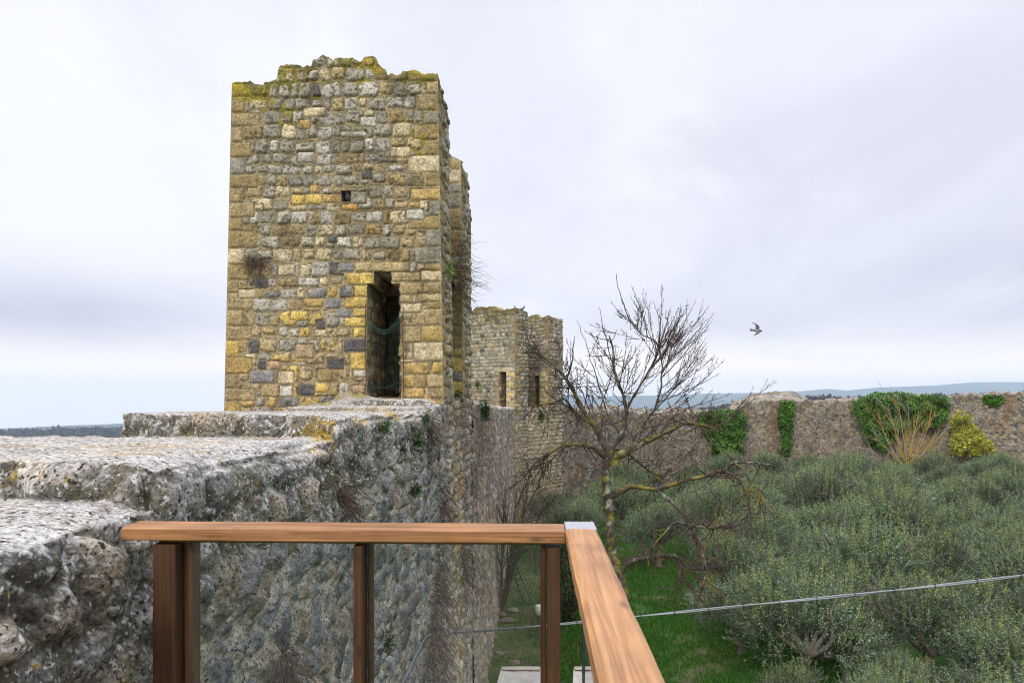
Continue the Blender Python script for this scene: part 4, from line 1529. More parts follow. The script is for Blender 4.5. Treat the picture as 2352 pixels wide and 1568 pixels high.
# ------------------------------------------------------------------ things on the lawn
def stone_block(u0, u1, vtop, label):
    d = 15.6
    a, b = at(u0, vtop, d), at(u1, vtop, d)
    wz = a[2]
    wd = b[0] - a[0]
    t = empty('stone_bench', ((a[0] + b[0]) / 2, a[1], 0), label, 'bench', 'pale stone benches on the lawn')
    mb = MB()
    # tapered body: narrower at the back edge
    y0, y1 = -.75, .02
    S, T = np.meshgrid(np.linspace(0, 1, 24), np.linspace(0, 1, 18), indexing='ij')
    z1 = wz - .06
    X = (S - .5) * wd * mix(1.16, 1.02, T)
    topp = np.stack([X, mix(y0, y1, T), z1 - .05 * (1 - T)], -1)
    topp[..., 2] += .012 * fbm(topp, 6, 2, 3)
    cc = np.array([.55, .51, .46]) * (1 + .12 * fbm(topp, 5, 3, 4))[..., None]
    mb.grid(topp, cc)
    for e, sl in ((0, topp[0]), (1, topp[-1]), (2, topp[:, 0]), (3, topp[:, -1])):
        lo_ = sl.copy()
        lo_[:, 2] = -.05
        mb.grid(np.stack([lo_ + (sl - lo_) * k for k in np.linspace(0, 1, 10)], 1), (.48, .44, .39))
    mb.build('seat_block', M_STONE, t)
    mb = MB()
    mb.box((-wd * .5, -.03, wz - .075), (wd * .5, .10, wz), (.58, .51, .42), .012)
    mb.build('rear_ledge', M_STONE, t)
    mb = MB()
    mb.box((-wd * .46, -.045, wz - .068), (wd * .46, -.0295, wz - .035), (.13, .085, .06), .004)
    mb.build('dark_joint', M_STONE, t)


stone_block(1151, 1242, 1532, 'pale stone bench with raised rear ledge on the grass left of the corner post')
stone_block(1318, 1400, 1532, 'pale stone bench half hidden behind the side rail of the terrace')

# dark ladder leaning by the wall-foot shrub
p0, p1 = on_ground(1213, 1383), at(1167, 1268, 24.9)
lad = empty('ladder', p0, 'narrow dark ladder leaning against the trunks at the foot of the wall', 'ladder')
dv = (p1 - p0)
side = np.cross(dv, [0.25, 1, .1])
side = side / np.linalg.norm(side) * .15
for sgn in (-1, 1):
    mb = MB()
    mb.tube([side * sgn, dv + side * sgn * .55], .028, (.035, .05, .06), 6)
    mb.build('rail', M_PLAIN, lad)
for k in range(9):
    f_ = .06 + k * .105
    mb = MB()
    w_ = mix(1, .55, f_)
    mb.tube([dv * f_ - side * w_ * 1.1, dv * f_ + side * w_ * 1.35], .026, (.62, .62, .58), 6)
    mb.build('rung', M_PLAIN, lad)

# garden posts
def garden_post(u, v, hgt, cap, label):
    p = on_ground(u, v)
    t = empty('garden_post', p, label, 'post')
    mb = MB()
    mb.tube([(0, 0, -.05), (.01, 0, hgt * .7)], [.05, .045], (.03, .035, .035), 8)
    mb.build('shaft', M_PLAIN, t)
    mb = MB()
    if cap:
        zz = np.array([.68, .70, .82, .98, 1.0]) * hgt
        mb.tube(np.stack([.01 + 0 * zz, 0 * zz, zz], 1), [.05, .085, .10, .10, .02], (.72, .70, .62), 10)
    else:
        zz = np.array([.68, .9, 1.0]) * hgt
        mb.tube(np.stack([.01 + 0 * zz, 0 * zz, zz], 1), [.045, .045, .01], (.035, .045, .06), 8)
    mb.build('cap', M_PLAIN, t)


garden_post(1236, 1462, 1.0, True, 'short dark garden post with a pale cap on the lawn by the railing corner')
garden_post(1232, 1316, 1.15, False, 'slim dark post standing on the grass beyond the ladder')

# pale flat stones of a path and scattered in the grass
gs = np.random.default_rng(5)
sl = None
spots = [(1600, 1384, .42), (1622, 1391, .5), (1648, 1383, .34), (1590, 1376, .3), (1665, 1379, .3), (1625, 1407, .45), (1648, 1413, .4), (1668, 1424, .36), (1655, 1399, .3), (1690, 1432, .4), (1637, 1421, .3),
         (1150, 1408, .3), (1178, 1398, .32), (1140, 1418, .3), (1166, 1421, .34), (1128, 1460, .32), (1122, 1500, .26), (1146, 1499, .3), (1184, 1519, .24), (1196, 1532, .2)]
for i, (u, v, r) in enumerate(spots):
    p = on_ground(u, v)
    mb = MB()
    a, k = np.meshgrid(np.linspace(0, 2 * np.pi, 18), np.array([0, .5, .85, 1, 1.02, .98]), indexing='ij')
    r_ = r * gs.uniform(.4, .75)
    q = np.stack([r_ * k * np.cos(a), r_ * .75 * k * np.sin(a), .035 - .08 * smooth(k + 0 * a, .8, 1.0) * 1.1], -1)
    rr = 1 + .35 * fbm(q + i * 3.3, 4, 2, i)
    rr[-1] = rr[0]
    q[..., :2] *= rr[..., None]
    mb.grid(q, np.array([.21, .175, .13]) * gs.uniform(.7, 1.15))
    o = mb.build('paving_stone', M_STONE)
    o.location = [float(p[0]), float(p[1]), float(p[2])]
    far = u > 1500
    tag(o, 'flat brown-grey stone set in the grass beside the olive trees' if far else 'flat pale stone lying in the patchy grass near the wall foot', 'stone', 'flat stones by the olive trees' if far else 'flat stones near the wall foot')


# ------------------------------------------------------------------ birds
def loft(mb, pts, rw, rh, cols, sides=12, upv=(0, 0, 1)):
    pts = np.asarray(pts, float)
    T = np.gradient(pts, axis=0)
    T /= np.linalg.norm(T, axis=1, keepdims=True)
    A = np.cross(T, upv)
    A /= np.linalg.norm(A, axis=1, keepdims=True) + 1e-9
    B = np.cross(A, T)
    a = np.linspace(0, 2 * np.pi, sides + 1)
    P = pts[:, None] + A[:, None] * (np.cos(a)[None, :, None] * np.asarray(rw)[:, None, None]) + B[:, None] * (np.sin(a)[None, :, None] * np.asarray(rh)[:, None, None])
    C = np.repeat(np.asarray(cols, float)[:, None], sides + 1, 1)
    mb.grid(P, C)


def pigeon(name, loc, yaw, label, sc=1.0):
    """perched pigeon, facing +X before yaw"""
    t = empty(name, loc, label, 'bird')
    t.rotation_euler = (0, 0, yaw)
    t.scale = (sc, sc, sc)
    g_, n_, b_ = (.15, .16, .19), (.055, .068, .08), (.035, .04, .05)
    mb = MB()
    loft(mb, [(-.19, 0, .045), (-.15, 0, .055), (-.09, 0, .08), (-.02, 0, .105), (.05, 0, .135), (.085, 0, .175), (.10, 0, .215), (.112, 0, .24), (.128, 0, .246), (.145, 0, .240), (.165, 0, .230), (.172, 0, .226)],
         [.022, .03, .052, .068, .066, .046, .031, .030, .027, .014, .006, .001], [.006, .014, .045, .062, .066, .05, .034, .031, .026, .013, .006, .001],
         [b_, g_, g_, g_, (.13, .15, .18), n_, n_, (.08, .095, .12), (.09, .10, .13), (.5, .48, .45), (.05, .05, .05), (.05, .05, .05)], 14)
    mb.build('body', M_BIRD, t)
    for s in (-1, 1):
        m2 = MB()
        loft(m2, [(.06, .062 * s, .125), (.0, .072 * s, .115), (-.08, .060 * s, .09), (-.15, .034 * s, .066), (-.20, .02 * s, .052)], [.004, .010, .010, .008, .002], [.02, .045, .038, .022, .006],
             [g_, (.22, .24, .28), (.22, .24, .28), (.05, .055, .06), b_], 10)
        m2.build('wing', M_BIRD, t)
        m3 = MB()
        m3.tube([(-.005, .025 * s, .05), (.005, .027 * s, .0)], [.009, .005], (.30, .09, .08), 6)
        m3.tube([(-.012, .027 * s, .003), (.035, .030 * s, .003)], .004, (.30, .09, .08), 5)
        m3.build('leg', M_BIRD, t)


hp = at_y(794, 466, YF)
pigeon('pigeon', (hp[0] + .02, YF + .15, PH[2] - .005), math.radians(-100), 'grey pigeon sitting in the square hole in the tower wall', .9)
tp_ = at_y(1046, 371, Y3 + .25)
pigeon('pigeon', (tp_[0] - .02, Y3 + .2, at_y(1063, 369, Y3)[2] - .03), math.radians(165), 'grey pigeon perched on the rear pier of the near tower', .95)
for (b_, l_, yw, lb) in ((.45, .30, 120, 'dark pigeon perched on the right shoulder of the distant tower, left of its neighbour'), (.72, .02, 20, 'grey pigeon on the right corner of the distant tower top'), ):
    q = loc2(b_, l_, EYE + 4.66)
    pigeon('pigeon', q + np.array([0, 0, .02]), math.radians(yw), lb, 1.05)

fb = at(1738, 759, 21.0)
fl_ = empty('flying_bird', fb, 'dark bird in flight against the sky to the right of the bare tree', 'bird')
fl_.rotation_euler = (math.radians(62), math.radians(6), math.radians(5))
mb = MB()
loft(mb, [(-.21, 0, 0), (-.17, 0, 0), (-.10, 0, 0), (-.02, 0, 0), (.06, 0, 0), (.11, 0, .005), (.145, 0, .01), (.165, 0, .008), (.18, 0, .004)], [.045, .04, .035, .05, .048, .034, .026, .012, .002], [.006, .01, .026, .045, .045, .034, .026, .012, .002],
     [(.04, .04, .045), (.05, .05, .055), (.16, .165, .16), (.22, .22, .2), (.15, .16, .17), (.06, .08, .09), (.06, .07, .08), (.03, .03, .03), (.03, .03, .03)], 12)
mb.build('body', M_BIRD, fl_)
for s in (-1, 1):
    m2 = MB()
    sp = np.linspace(0, 1, 12)
    yy = s * (.03 + .21 * sp)
    xx = .07 + .05 * np.sin(sp * 2.2) - .25 * sp ** 1.8
    zz_ = .10 * np.sin(sp * 2.4) - .02 * sp
    chord = .115 * (1 - sp ** 2.2) + .012
    P = np.stack([np.stack([xx - chord * k, yy - 0 * k, zz_ + .012 * math.sin(k * 3.1) + dz_], -1) for k, dz_ in [(0, 0), (.5, .006), (1, 0), (1, -.004), (.5, .001), (0, -.004), (0, 0)]], 1)
    C = np.repeat(mix(np.array([.14, .14, .14]), np.array([.03, .03, .035]), sp[:, None])[:, None], 7, 1)
    m2.grid(P, C)
    m2.build('wing', M_BIRD, fl_)

#PART5
# ------------------------------------------------------------------ vegetation helpers
def leaves(mb, C0, D, Nn, ln, wd, col):
    """diamond leaves at points C0 along directions D with width axis from Nn"""
    D = D / (np.linalg.norm(D, axis=1, keepdims=True) + 1e-9)
    W = np.cross(D, Nn)
    W /= np.linalg.norm(W, axis=1, keepdims=True) + 1e-9
    ln = np.broadcast_to(ln, (len(C0),))[:, None]
    wd = np.broadcast_to(wd, (len(C0),))[:, None]
    B = np.cross(W, D)
    V = np.stack([C0, C0 + D * ln * .5 + W * wd * .5 + B * ln * .06, C0 + D * ln, C0 + D * ln * .5 - W * wd * .5 + B * ln * .06], 1)
    mb.raw(V.reshape(-1, 3), np.repeat(col, 4, 0), np.arange(4 * len(C0)).reshape(-1, 4))


def rnd_dir(g, n):
    v = g.normal(0, 1, (n, 3))
    return v / np.linalg.norm(v, axis=1, keepdims=True)


# ------------------------------------------------------------------ olive trees
def olive_variant(seed, nsh=1050, nlf=38, tip=.20):
    g = np.random.default_rng(seed)
    root = empty('olive_tree', (0, 0, 0), 'x', 'tree', 'olive trees of the grove')
    H = 3.55
    cz = 2.0
    # limbs
    mb = MB()
    lean = g.uniform(-.35, .35, 2)
    fork = np.array([lean[0], lean[1], g.uniform(.8, 1.15)])
    tr = resample([(0, 0, -.1), (lean[0] * .3, lean[1] * .3, .35), tuple(fork * np.array([.8, .8, .85])), tuple(fork)], .08)[0]
    rr = np.interp(np.linspace(0, 1, len(tr)), [0, .2, 1], [.22, .15, .12]) * (1 + .18 * fbm(tr, 4, 2, seed))
    bc = lambda p: np.array([.135, .118, .095]) * (1 + .5 * fbm(p, 7, 3, seed))[:, None]
    mb.tube(tr, rr, bc(tr), 10)
    ends = []
    for k in range(7):
        a = k * 2 * np.pi / 7 + g.uniform(-.3, .3)
        r = g.uniform(.7, 1.25)
        e = np.array([r * math.cos(a), r * math.sin(a), g.uniform(1.9, 2.9)])
        m_ = mix(fork, e, .5) + np.array([math.cos(a), math.sin(a), 0]) * .18 + g.normal(0, .08, 3)
        q = resample([fork, m_, e], .1)[0]
        mb.tube(q, np.linspace(.075, .02, len(q)), bc(q), 7)
        ends.append(q)
        for j in range(4):
            s0 = q[int(len(q) * g.uniform(.35, .95))]
            e2 = s0 + rnd_dir(g, 1)[0] * .5 + np.array([math.cos(a) * .3, math.sin(a) * .3, .35])
            q2 = resample([s0, mix(s0, e2, .5) + g.normal(0, .06, 3), e2], .1)[0]
            mb.tube(q2, np.linspace(.022, .008, len(q2)), bc(q2), 5)
    mb.build('trunk', M_BARK, root)
    # crown: shoots around several lobes, so there are gaps and clumps
    nl = 16
    la = g.uniform(0, 2 * np.pi, nl)
    lr = np.sqrt(g.uniform(.05, 1, nl)) * 1.45
    lr = np.sqrt(np.linspace(.02, 1, nl)) * 1.2
    lobes = np.stack([lr * np.cos(la), lr * np.sin(la), cz + .75 * (1 - (lr / 1.3) ** 2) + g.uniform(-.5, .15, nl) - .35], 1)
    ls = g.uniform(.48, .72, nl)
    pk = g.integers(0, nl, nsh)
    off = rnd_dir(g, nsh) * (g.uniform(.35, 1, nsh) ** .5)[:, None] * ls[pk][:, None] * np.array([1, 1, .8])
    P0 = lobes[pk] + off
    out = P0 - np.array([0, 0, cz - .5])
    out /= np.linalg.norm(out, axis=1, keepdims=True)
    D = out * .75 + rnd_dir(g, nsh) * .55 + np.array([0, 0, .55])
    D /= np.linalg.norm(D, axis=1, keepdims=True)
    sl = g.uniform(.28, .62, nsh)
    up_ = g.random(nsh) < tip
    D[up_] = D[up_] * .35 + np.array([0, 0, 1.0])
    D[up_] /= np.linalg.norm(D[up_], axis=1, keepdims=True)
    sl[up_] *= 1.35
    mb = MB()
    shade = g.uniform(.6, 1.35, nsh) * g.uniform(.6, 1.4, nl)[pk]
    for i in range(0, nsh, 2):
        b = P0[i] + D[i] * sl[i] * .5 + g.normal(0, .03, 3)
        mb.tube([P0[i] - D[i] * .15, b, P0[i] + D[i] * sl[i]], [.007, .005, .003], (.16, .15, .11), 3, False)
    t = np.tile(np.linspace(.08, 1, nlf), nsh)
    k = np.repeat(np.arange(nsh), nlf)
    C0 = P0[k] + D[k] * (sl[k] * t)[:, None] + g.normal(0, .014, (len(k), 3))
    sd = rnd_dir(g, len(k))
    LD = D[k] * .65 + sd * .8
    tone = [1.0, .72, 1.18, .86, 1.05][seed % 5]
    base = 1.12 * tone * np.array([[.042, .082, .042], [.092, .142, .078], [.235, .285, .225], [.150, .205, .108]])
    ci = g.choice(4, len(k), p=[.36, .28, .18, .18])
    col = base[ci] * shade[k][:, None] * g.uniform(.8, 1.2, (len(k), 1))
    yg = (up_[k] & (t > .35)) | (g.random(len(k)) < .02)
    col[yg] = np.array([.26, .325, .105]) * g.uniform(.7, 1.25, (yg.sum(), 1))
    leaves(mb, C0, LD, rnd_dir(g, len(k)), g.uniform(.05, .082, len(k)), g.uniform(.014, .020, len(k)), col)
    mb.build('crown', M_LEAF, root)
    return root


VAR = [olive_variant(900 + i) for i in range(5)]
g = np.random.default_rng(77)
OL = [(6.3, 17.0, 1.0), (9.6, 17.6, .98), (9.15, 13.3, .86), (12.6, 14.6, 1.0), (6.6, 22.6, 1.0), (1.9, 31.5, .95), (5.4, 30.2, .95), (8.9, 27.4, 1.05), (.9, 36.2, .9), (4.6, 35.6, 1.0), (9.9, 20.9, 1.08), (7.6, 25.4, 1.0), (8.2, 19.6, .9), (11.9, 18.3, 1.0), (10.6, 15.6, .85), (7.2, 14.2, .66), (5.7, 15.1, .5), (8.1, 15.6, .62), (8.0, 17.9, .72), (9.0, 19.6, .8), (6.0, 20.0, .8)]
for j in range(16):
    for i in range(15):
        x = 4.2 + i * 3.45 + (j % 2) * 1.7 + g.uniform(-.75, .75)
        y = 13.5 + j * 3.45 + g.uniform(-.9, .9)
        s_ = g.uniform(.85, 1.2)
        if y < 22 and x < 10.5 or y < 27 and x < 7.6 or y < 34 and x < 8.5:
            continue
        if any((x - a) ** 2 + (y - b) ** 2 < 6.0 for a, b, c in OL):
            continue
        wy = np.interp(x, FP[:, 0][:len(FP) * 3 // 4], FP[:, 1][:len(FP) * 3 // 4])
        if y > wy - 3.4 or x > 42:
            continue
        dep_ = -x * ST + y * CT
        u = U0 + F * (x * CT + y * ST) / dep_
        if u > 2352 + 3 * F / dep_:
            continue
        OL.append((x, y, s_ * (.8 if y > 38 else 1)))
olabels = {0: 'silvery olive tree nearest the side rail, its leaning trunk bare below the crown',
           1: 'olive tree with two thin visible stems to the right of the leaning nearest trunk',
           2: 'olive tree filling the bottom right corner of the view below the cable',
           4: 'olive tree at the edge of the lawn behind the flat path stones',
           5: 'grey-green olive standing behind the bare tree near the wall foot'}
for i, (x, y, s_) in enumerate(OL):
    src = VAR[i % 5]
    o = src if i < 5 else copy_tree(src)
    o.location = (float(x), float(y), 0)
    o.rotation_euler = (0, 0, float(g.uniform(0, 6.28)))
    o.scale = (float(s_), float(s_), float(s_ * g.uniform(.8, 1.15)))
    if i in olabels:
        lb = olabels[i]
    elif y > 45:
        lb = 'small olive tree in the back rows of the grove close to the far wall'
    elif y > 30:
        lb = 'olive tree in the middle of the dense grove inside the walls'
    else:
        lb = 'large silvery olive tree in the front rows of the grove right of the lawn'
    o['label'] = lb
    o['group'] = 'olive trees of the grove'

# ------------------------------------------------------------------ the bare old fruit tree
TD = 16.0
tg = np.random.default_rng(21)
BK = np.array([.060, .048, .040])


def tp3(pts, d0, d1):
    n = len(pts)
    return [at(u, v, TD + mix(d0, d1, i / max(1, n - 1))) for i, (u, v) in enumerate(pts)]


def limb_col(p, moss, pale):
    n = fbm(p, 9, 3, 5)
    c = BK * (1.15 + .6 * n)[:, None]
    c = mix(c, np.array([.20, .17, .02]), (smooth(fbm(p, 4.5, 4, 9) * .9 + fbm(p, 19, 2, 10) * .35 + moss, .1, .6) * .85)[:, None])
    return mix(c, np.array([.33, .36, .28]), (smooth(fbm(p, 7, 3, 13) * .8 + fbm(p, 26, 2, 14) * .5 + pale, .25, .7) * .75)[:, None])


btree = empty('bare_fruit_tree', at(1438, 905, TD) * np.array([1, 1, 0]), 'leafless old fruit tree with mossy limbs and upright thin twigs by the railing', 'tree')
bo = -Vector(btree.location)
trk, twg = MB(), MB()
LIMBS = {}


def limb(name, pts, r0, r1, d0=0., d1=0., moss=.1, pale=-.4, sides=9, mb=None):
    q, s = resample(tp3(pts, d0, d1), .05)
    q = q + np.stack([.04 * fbm(q, 2.4, 2, 31 + j) + .014 * fbm(q, 7.5, 2, 35 + j) for j in range(3)], 1) * np.linspace(0, 1, len(q))[:, None]
    rad = np.linspace(r0, r1, len(q)) * (.86 + .30 * fbm(q, 6, 3, 37))
    n = len(q)
    k = (mb or trk)
    # moss sits on the upper side: colour per ring vertex
    V0n = k.n
    k.tube(q, rad, limb_col(q, moss, pale), sides)
    V = k.v[-1]
    C = limb_col(V, moss, pale).copy()
    C[:n * sides] = mix(C[:n * sides], limb_col(V[:n * sides], moss - .5, pale), (np.repeat(q[:, 2], sides) > V[:n * sides, 2])[:, None] * .8)
    k.c[-1] = C
    k.v[-1] = V + (.014 * fbm(V, 16, 2, 41) * np.clip(r0 * 12, 0, 1))[:, None] * rnd_dir(np.random.default_rng(1), 1)
    LIMBS[name] = q
    return q


limb('trunk', [(1446, 1650), (1437, 1480), (1430, 1341), (1408, 1279), (1396, 1152), (1389, 1090), (1397, 1040)], .135, .12, 0, 0, .2, .02, 14)
limb('collar', [(1412, 1065), (1400, 1045), (1404, 1020)], .155, .13, 0, 0, .6, -.3, 12)
limb('L1', [(1397, 1040), (1362, 972), (1345, 951), (1324, 913), (1301, 872), (1269, 834), (1228, 811), (1202, 808)], .085, .022, 0, .5, .2, -.2)
limb('L1b', [(1228, 811), (1213, 780), (1204, 752), (1199, 728)], .02, .007, .5, .7, -.5)
limb('L1c', [(1301, 872), (1313, 835), (1318, 805), (1320, 775)], .028, .008, .2, -.3, .0)
limb('L2', [(1404, 1030), (1427, 1000), (1440, 954), (1438, 931), (1424, 890), (1412, 852), (1409, 808), (1400, 770)], .075, .018, 0, -.5, .25, .15)
limb('L3', [(1438, 945), (1452, 915), (1471, 884), (1500, 834), (1509, 790), (1474, 767), (1440, 722), (1424, 676), (1412, 629)], .036, .007, -.3, -.9, -.2, -.2)
limb('L4', [(1452, 1010), (1485, 962), (1503, 940), (1518, 896), (1519, 852), (1511, 793)], .034, .02, 0, .8, .0, -.1)
limb('R0', [(1404, 1055), (1440, 1036), (1497, 1007), (1547, 984), (1580, 972), (1620, 976), (1660, 998)], .10, .016, 0, -.7, .65, -.1)
limb('L5', [(1396, 1052), (1356, 1025), (1300, 1022), (1256, 1045), (1230, 1062), (1212, 1092)], .075, .014, 0, -1.0, .35, -.4)
limb('L5b', [(1300, 1022), (1262, 1062), (1242, 1098), (1232, 1125)], .035, .010, -.5, -1.2, -.1)
limb('L6', [(1372, 985), (1330, 955), (1298, 918), (1268, 925), (1222, 935)], .035, .010, .2, .9, .2)
limb('R1', [(1399, 1143), (1425, 1128), (1457, 1117), (1505, 1123), (1550, 1112), (1593, 1099), (1640, 1084), (1663, 1080), (1685, 1060)], .075, .035, 0, -1.3, .6, -.2)
limb('R1a', [(1663, 1080), (1698, 1102), (1716, 1143), (1710, 1190)], .03, .010, -1.3, -1.5, .45)
limb('R1b', [(1685, 1060), (1725, 1062), (1778, 1064)], .028, .009, -1.3, -1.6, -.3, .2)
limb('R1c', [(1685, 1060), (1668, 1040), (1640, 1022), (1610, 985)], .026, .008, -1.3, -1.0, .1)
limb('R1d', [(1685, 1062), (1712, 1085), (1740, 1130), (1752, 1165)], .026, .007, -1.35, -1.6, .1)
limb('R2', [(1505, 1123), (1531, 1143), (1566, 1178), (1593, 1222), (1619, 1288), (1624, 1330), (1601, 1346)], .055, .014, -.6, -1.6, -.4, .15)
limb('R3', [(1590, 1208), (1549, 1200), (1512, 1240), (1487, 1266), (1460, 1275)], .042, .012, -1.2, -1.0, .0, .2)
limb('R3b', [(1585, 1205), (1628, 1212), (1660, 1205), (1686, 1198)], .04, .010, -1.2, -1.5, -.2, .1)
limb('R4', [(1424, 1318), (1444, 1294), (1483, 1281), (1520, 1277), (1557, 1279), (1590, 1304), (1640, 1303)], .085, .022, 0, -.9, -.25, -.2)
limb('R4b', [(1557, 1279), (1561, 1300), (1559, 1335)], .05, .03, -.7, -.7, -.3)
limb('R5', [(1392, 1030), (1437, 1037), (1475, 1070), (1510, 1090), (1560, 1085)], .045, .012, .3, 1.2, .2)
limb('U1', [(1428, 1000), (1400, 960), (1382, 905), (1360, 838), (1340, 775), (1327, 736)], .024, .006, 0, .8, -.3)
limb('U2', [(1412, 852), (1395, 790), (1384, 740), (1377, 708)], .018, .006, -.3, .3, -.6)
limb('U3', [(1392, 1020), (1384, 985), (1381, 935), (1399, 880)], .03, .012, .4, .9, .1, .1)

NODE = []


def shoot(p0, p1, r0, level=0, bow=.1, mb=twg, lich=-.6):
    p0, p1 = np.asarray(p0), np.asarray(p1)
    L = np.linalg.norm(p1 - p0)
    if L < .04:
        return
    n = int(np.clip(L / .06, 4, 26))
    t = np.linspace(0, 1, n)[:, None]
    d = (p1 - p0) / L
    side = np.cross(d, rnd_dir(tg, 1)[0])
    side = side / (np.linalg.norm(side) + 1e-9)
    c = (p0 + p1) / 2 + side * L * bow * tg.uniform(-1, 1) - np.array([0, 0, L * bow * .6])
    q = (1 - t) ** 2 * p0 + 2 * t * (1 - t) * c + t ** 2 * p1
    q[1:-1] += tg.normal(0, .0045, (n - 2, 3)) * min(1, L)
    tip = .0042
    rad = np.maximum(np.linspace(r0, tip, n), tip)
    cc = np.array([.075, .049, .043]) * tg.uniform(.75, 1.3)
    cl = mix(np.repeat(cc[None], n, 0), np.array([.21, .17, .02]), (smooth(fbm(q, 2.2, 2, 9) + lich, .1, .4) * .9)[:, None])
    mb.tube(q, rad, cl, 4 if level else 5, False)
    # spurs and buds
    for s in np.arange(.1, L, .085):
        if tg.random() < .8:
            i = min(n - 2, int(s / L * n))
            b = q[i]
            dd = d * .5 + rnd_dir(tg, 1)[0] * .9
            dd /= np.linalg.norm(dd)
            ln = tg.uniform(.02, .055)
            mb.tube([b, b + dd * ln * .6, b + dd * ln], [.005, .005, .0075], cc * .8, 3)
    if level < 2:
        k = int(L * (4.4 if level == 0 else 1.5) + tg.random())
        for _ in range(k):
            f = tg.uniform(.2, .85)
            i = int(f * (n - 1))
            dd = d * 1.0 + rnd_dir(tg, 1)[0] * .5 + np.array([0, 0, .25])
            dd /= np.linalg.norm(dd)
            shoot(q[i], q[i] + dd * L * tg.uniform(.18, .42) * (1.1 - .5 * f), max(tip, rad[i] * .6), level + 1, .12, mb, lich)


def base_on(name, f):
    q = LIMBS[name]
    return q[int(np.clip(f, 0, 1) * (len(q) - 1))]


for nm, f, u, v, dd, r in [('L3', .55, 1450, 655, -1.1, .014), ('L3', .6, 1477, 662, -.6, .013), ('L3', .45, 1521, 655, -1.0, .016), ('L3', .4, 1541, 712, -.2, .014), ('L4', .95, 1581, 697, .3, .016),
                           ('L4', .9, 1598, 690, .9, .015), ('L4', .85, 1560, 730, 1.3, .013), ('L4', .75, 1629, 702, 1.1, .016), ('L4', .7, 1641, 716, .6, .016), ('L4', .6, 1612, 765, 1.5, .013),
                           ('L4', .5, 1638, 822, .3, .015), ('L4', .45, 1655, 856, .9, .015), ('L4', .3, 1682, 902, .2, .014), ('L4', .35, 1625, 795, -.6, .014), ('L4', .15, 1668, 930, -.4, .013),
                           ('L3', .3, 1590, 745, -1.3, .014), ('L3', .35, 1560, 705, -1.5, .013), ('L3', .7, 1402, 690, -.9, .010), ('L3', .65, 1462, 700, -1.6, .011), ('L3', .15, 1530, 800, -.9, .013),
                           ('L2', .8, 1355, 760, -1.0, .010), ('L2', .6, 1440, 760, -.9, .013), ('L2', .7, 1385, 800, -.2, .011), ('L2', .5, 1470, 800, -.6, .013), ('L1', .5, 1311, 782, .2, .010),
                           ('L1', .6, 1282, 790, .6, .009), ('L1', .35, 1350, 850, -.3, .011), ('L1', .8, 1208, 850, .2, .009), ('L1', .85, 1190, 790, .5, .008), ('L1', .45, 1265, 900, -.4, .009),
                           ('R0', .75, 1560, 880, -1.0, .012), ('R0', .85, 1640, 905, -.8, .011), ('R0', .6, 1530, 905, -.7, .013), ('R0', .95, 1700, 940, -.9, .007), ('R1c', .9, 1780, 872, -1.3, .010), ('R1c', .6, 1730, 900, -1.6, .010),
                           ('U1', .5, 1300, 800, .9, .010), ('U1', .7, 1380, 760, .4, .009), ('U1', .4, 1340, 860, -.3, .010), ('U3', .8, 1430, 800, 1.0, .012), ('U3', .5, 1350, 890, 1.0, .010), ('L6', .5, 1310, 860, 1.0, .009), ('L6', .9, 1212, 960, .8, .007),
                           ('R0', .45, 1480, 930, -.9, .012), ('R5', .8, 1600, 1020, 1.4, .010), ('R5', .6, 1530, 1000, .9, .010)]:
    shoot(base_on(nm, f), at(u, v, TD + dd), r * .85)
    for _ in range(2 if u < 1630 else 0):
        du, dv_ = tg.normal(0, 26), abs(tg.normal(0, 40))
        shoot(base_on(nm, max(.1, f + tg.uniform(-.25, .1))), at(u + du, v + dv_ + 8, TD + dd + tg.normal(0, .5)), r * .58)
# twiggy, partly drooping growth low in the tree, crusted with yellow lichen
for nm, k, dn, ln in [('L5', 11, .3, .5), ('L5b', 7, .5, .45), ('L6', 10, .0, .5), ('R1', 10, .1, .5), ('R1a', 9, .6, .5), ('R1d', 7, .6, .4), ('R2', 16, .4, .5), ('R3', 10, .2, .4), ('R3b', 12, -.1, .5), ('R4', 12, .3, .5), ('R4b', 6, .6, .6),
                      ('R0', 12, -.3, .5), ('R5', 10, .0, .5), ('L1', 14, -.2, .5), ('L2', 12, -.3, .4), ('trunk', 8, .2, .6), ('R1b', 4, .2, .2), ('U3', 6, -.2, .4)]:
    q = LIMBS[nm]
    for _ in range(int(k * 3.2)):
        i = int(tg.uniform(.25 if nm != 'trunk' else .55, 1) * (len(q) - 1))
        dd = rnd_dir(tg, 1)[0] - np.array([0, 0, dn])
        dd /= np.linalg.norm(dd)
        shoot(q[i], q[i] + dd * ln * tg.uniform(.5, 1.9), .012, 1, .25, twg, tg.uniform(-.75, .1))
o = trk.build('trunk', M_BARK, btree)
o.location = bo
o = twg.build('twigs', M_TWIG, btree)
o.location = bo


# ------------------------------------------------------------------ dry shrubs and creepers on the walls
def twig_mass(mb, g, bases, dirs, ln, droop, r=.004, col=(.115, .078, .055), seg=6, spread=.5):
    for b, d in zip(bases, dirs):
        d = np.asarray(d, float) + rnd_dir(g, 1)[0] * spread
        d /= np.linalg.norm(d)
        L = ln * g.uniform(.45, 1.25)
        t = np.linspace(0, 1, seg)[:, None]
        q = b + d * L * t + np.array([0, 0, -droop * L]) * t ** 2 + g.normal(0, .03, (seg, 3)) * t ** .7 * min(1.3, L * 2)
        mb.tube(q, np.linspace(r, r * .55, seg), np.array(col) * g.uniform(.6, 1.5), 3, False)


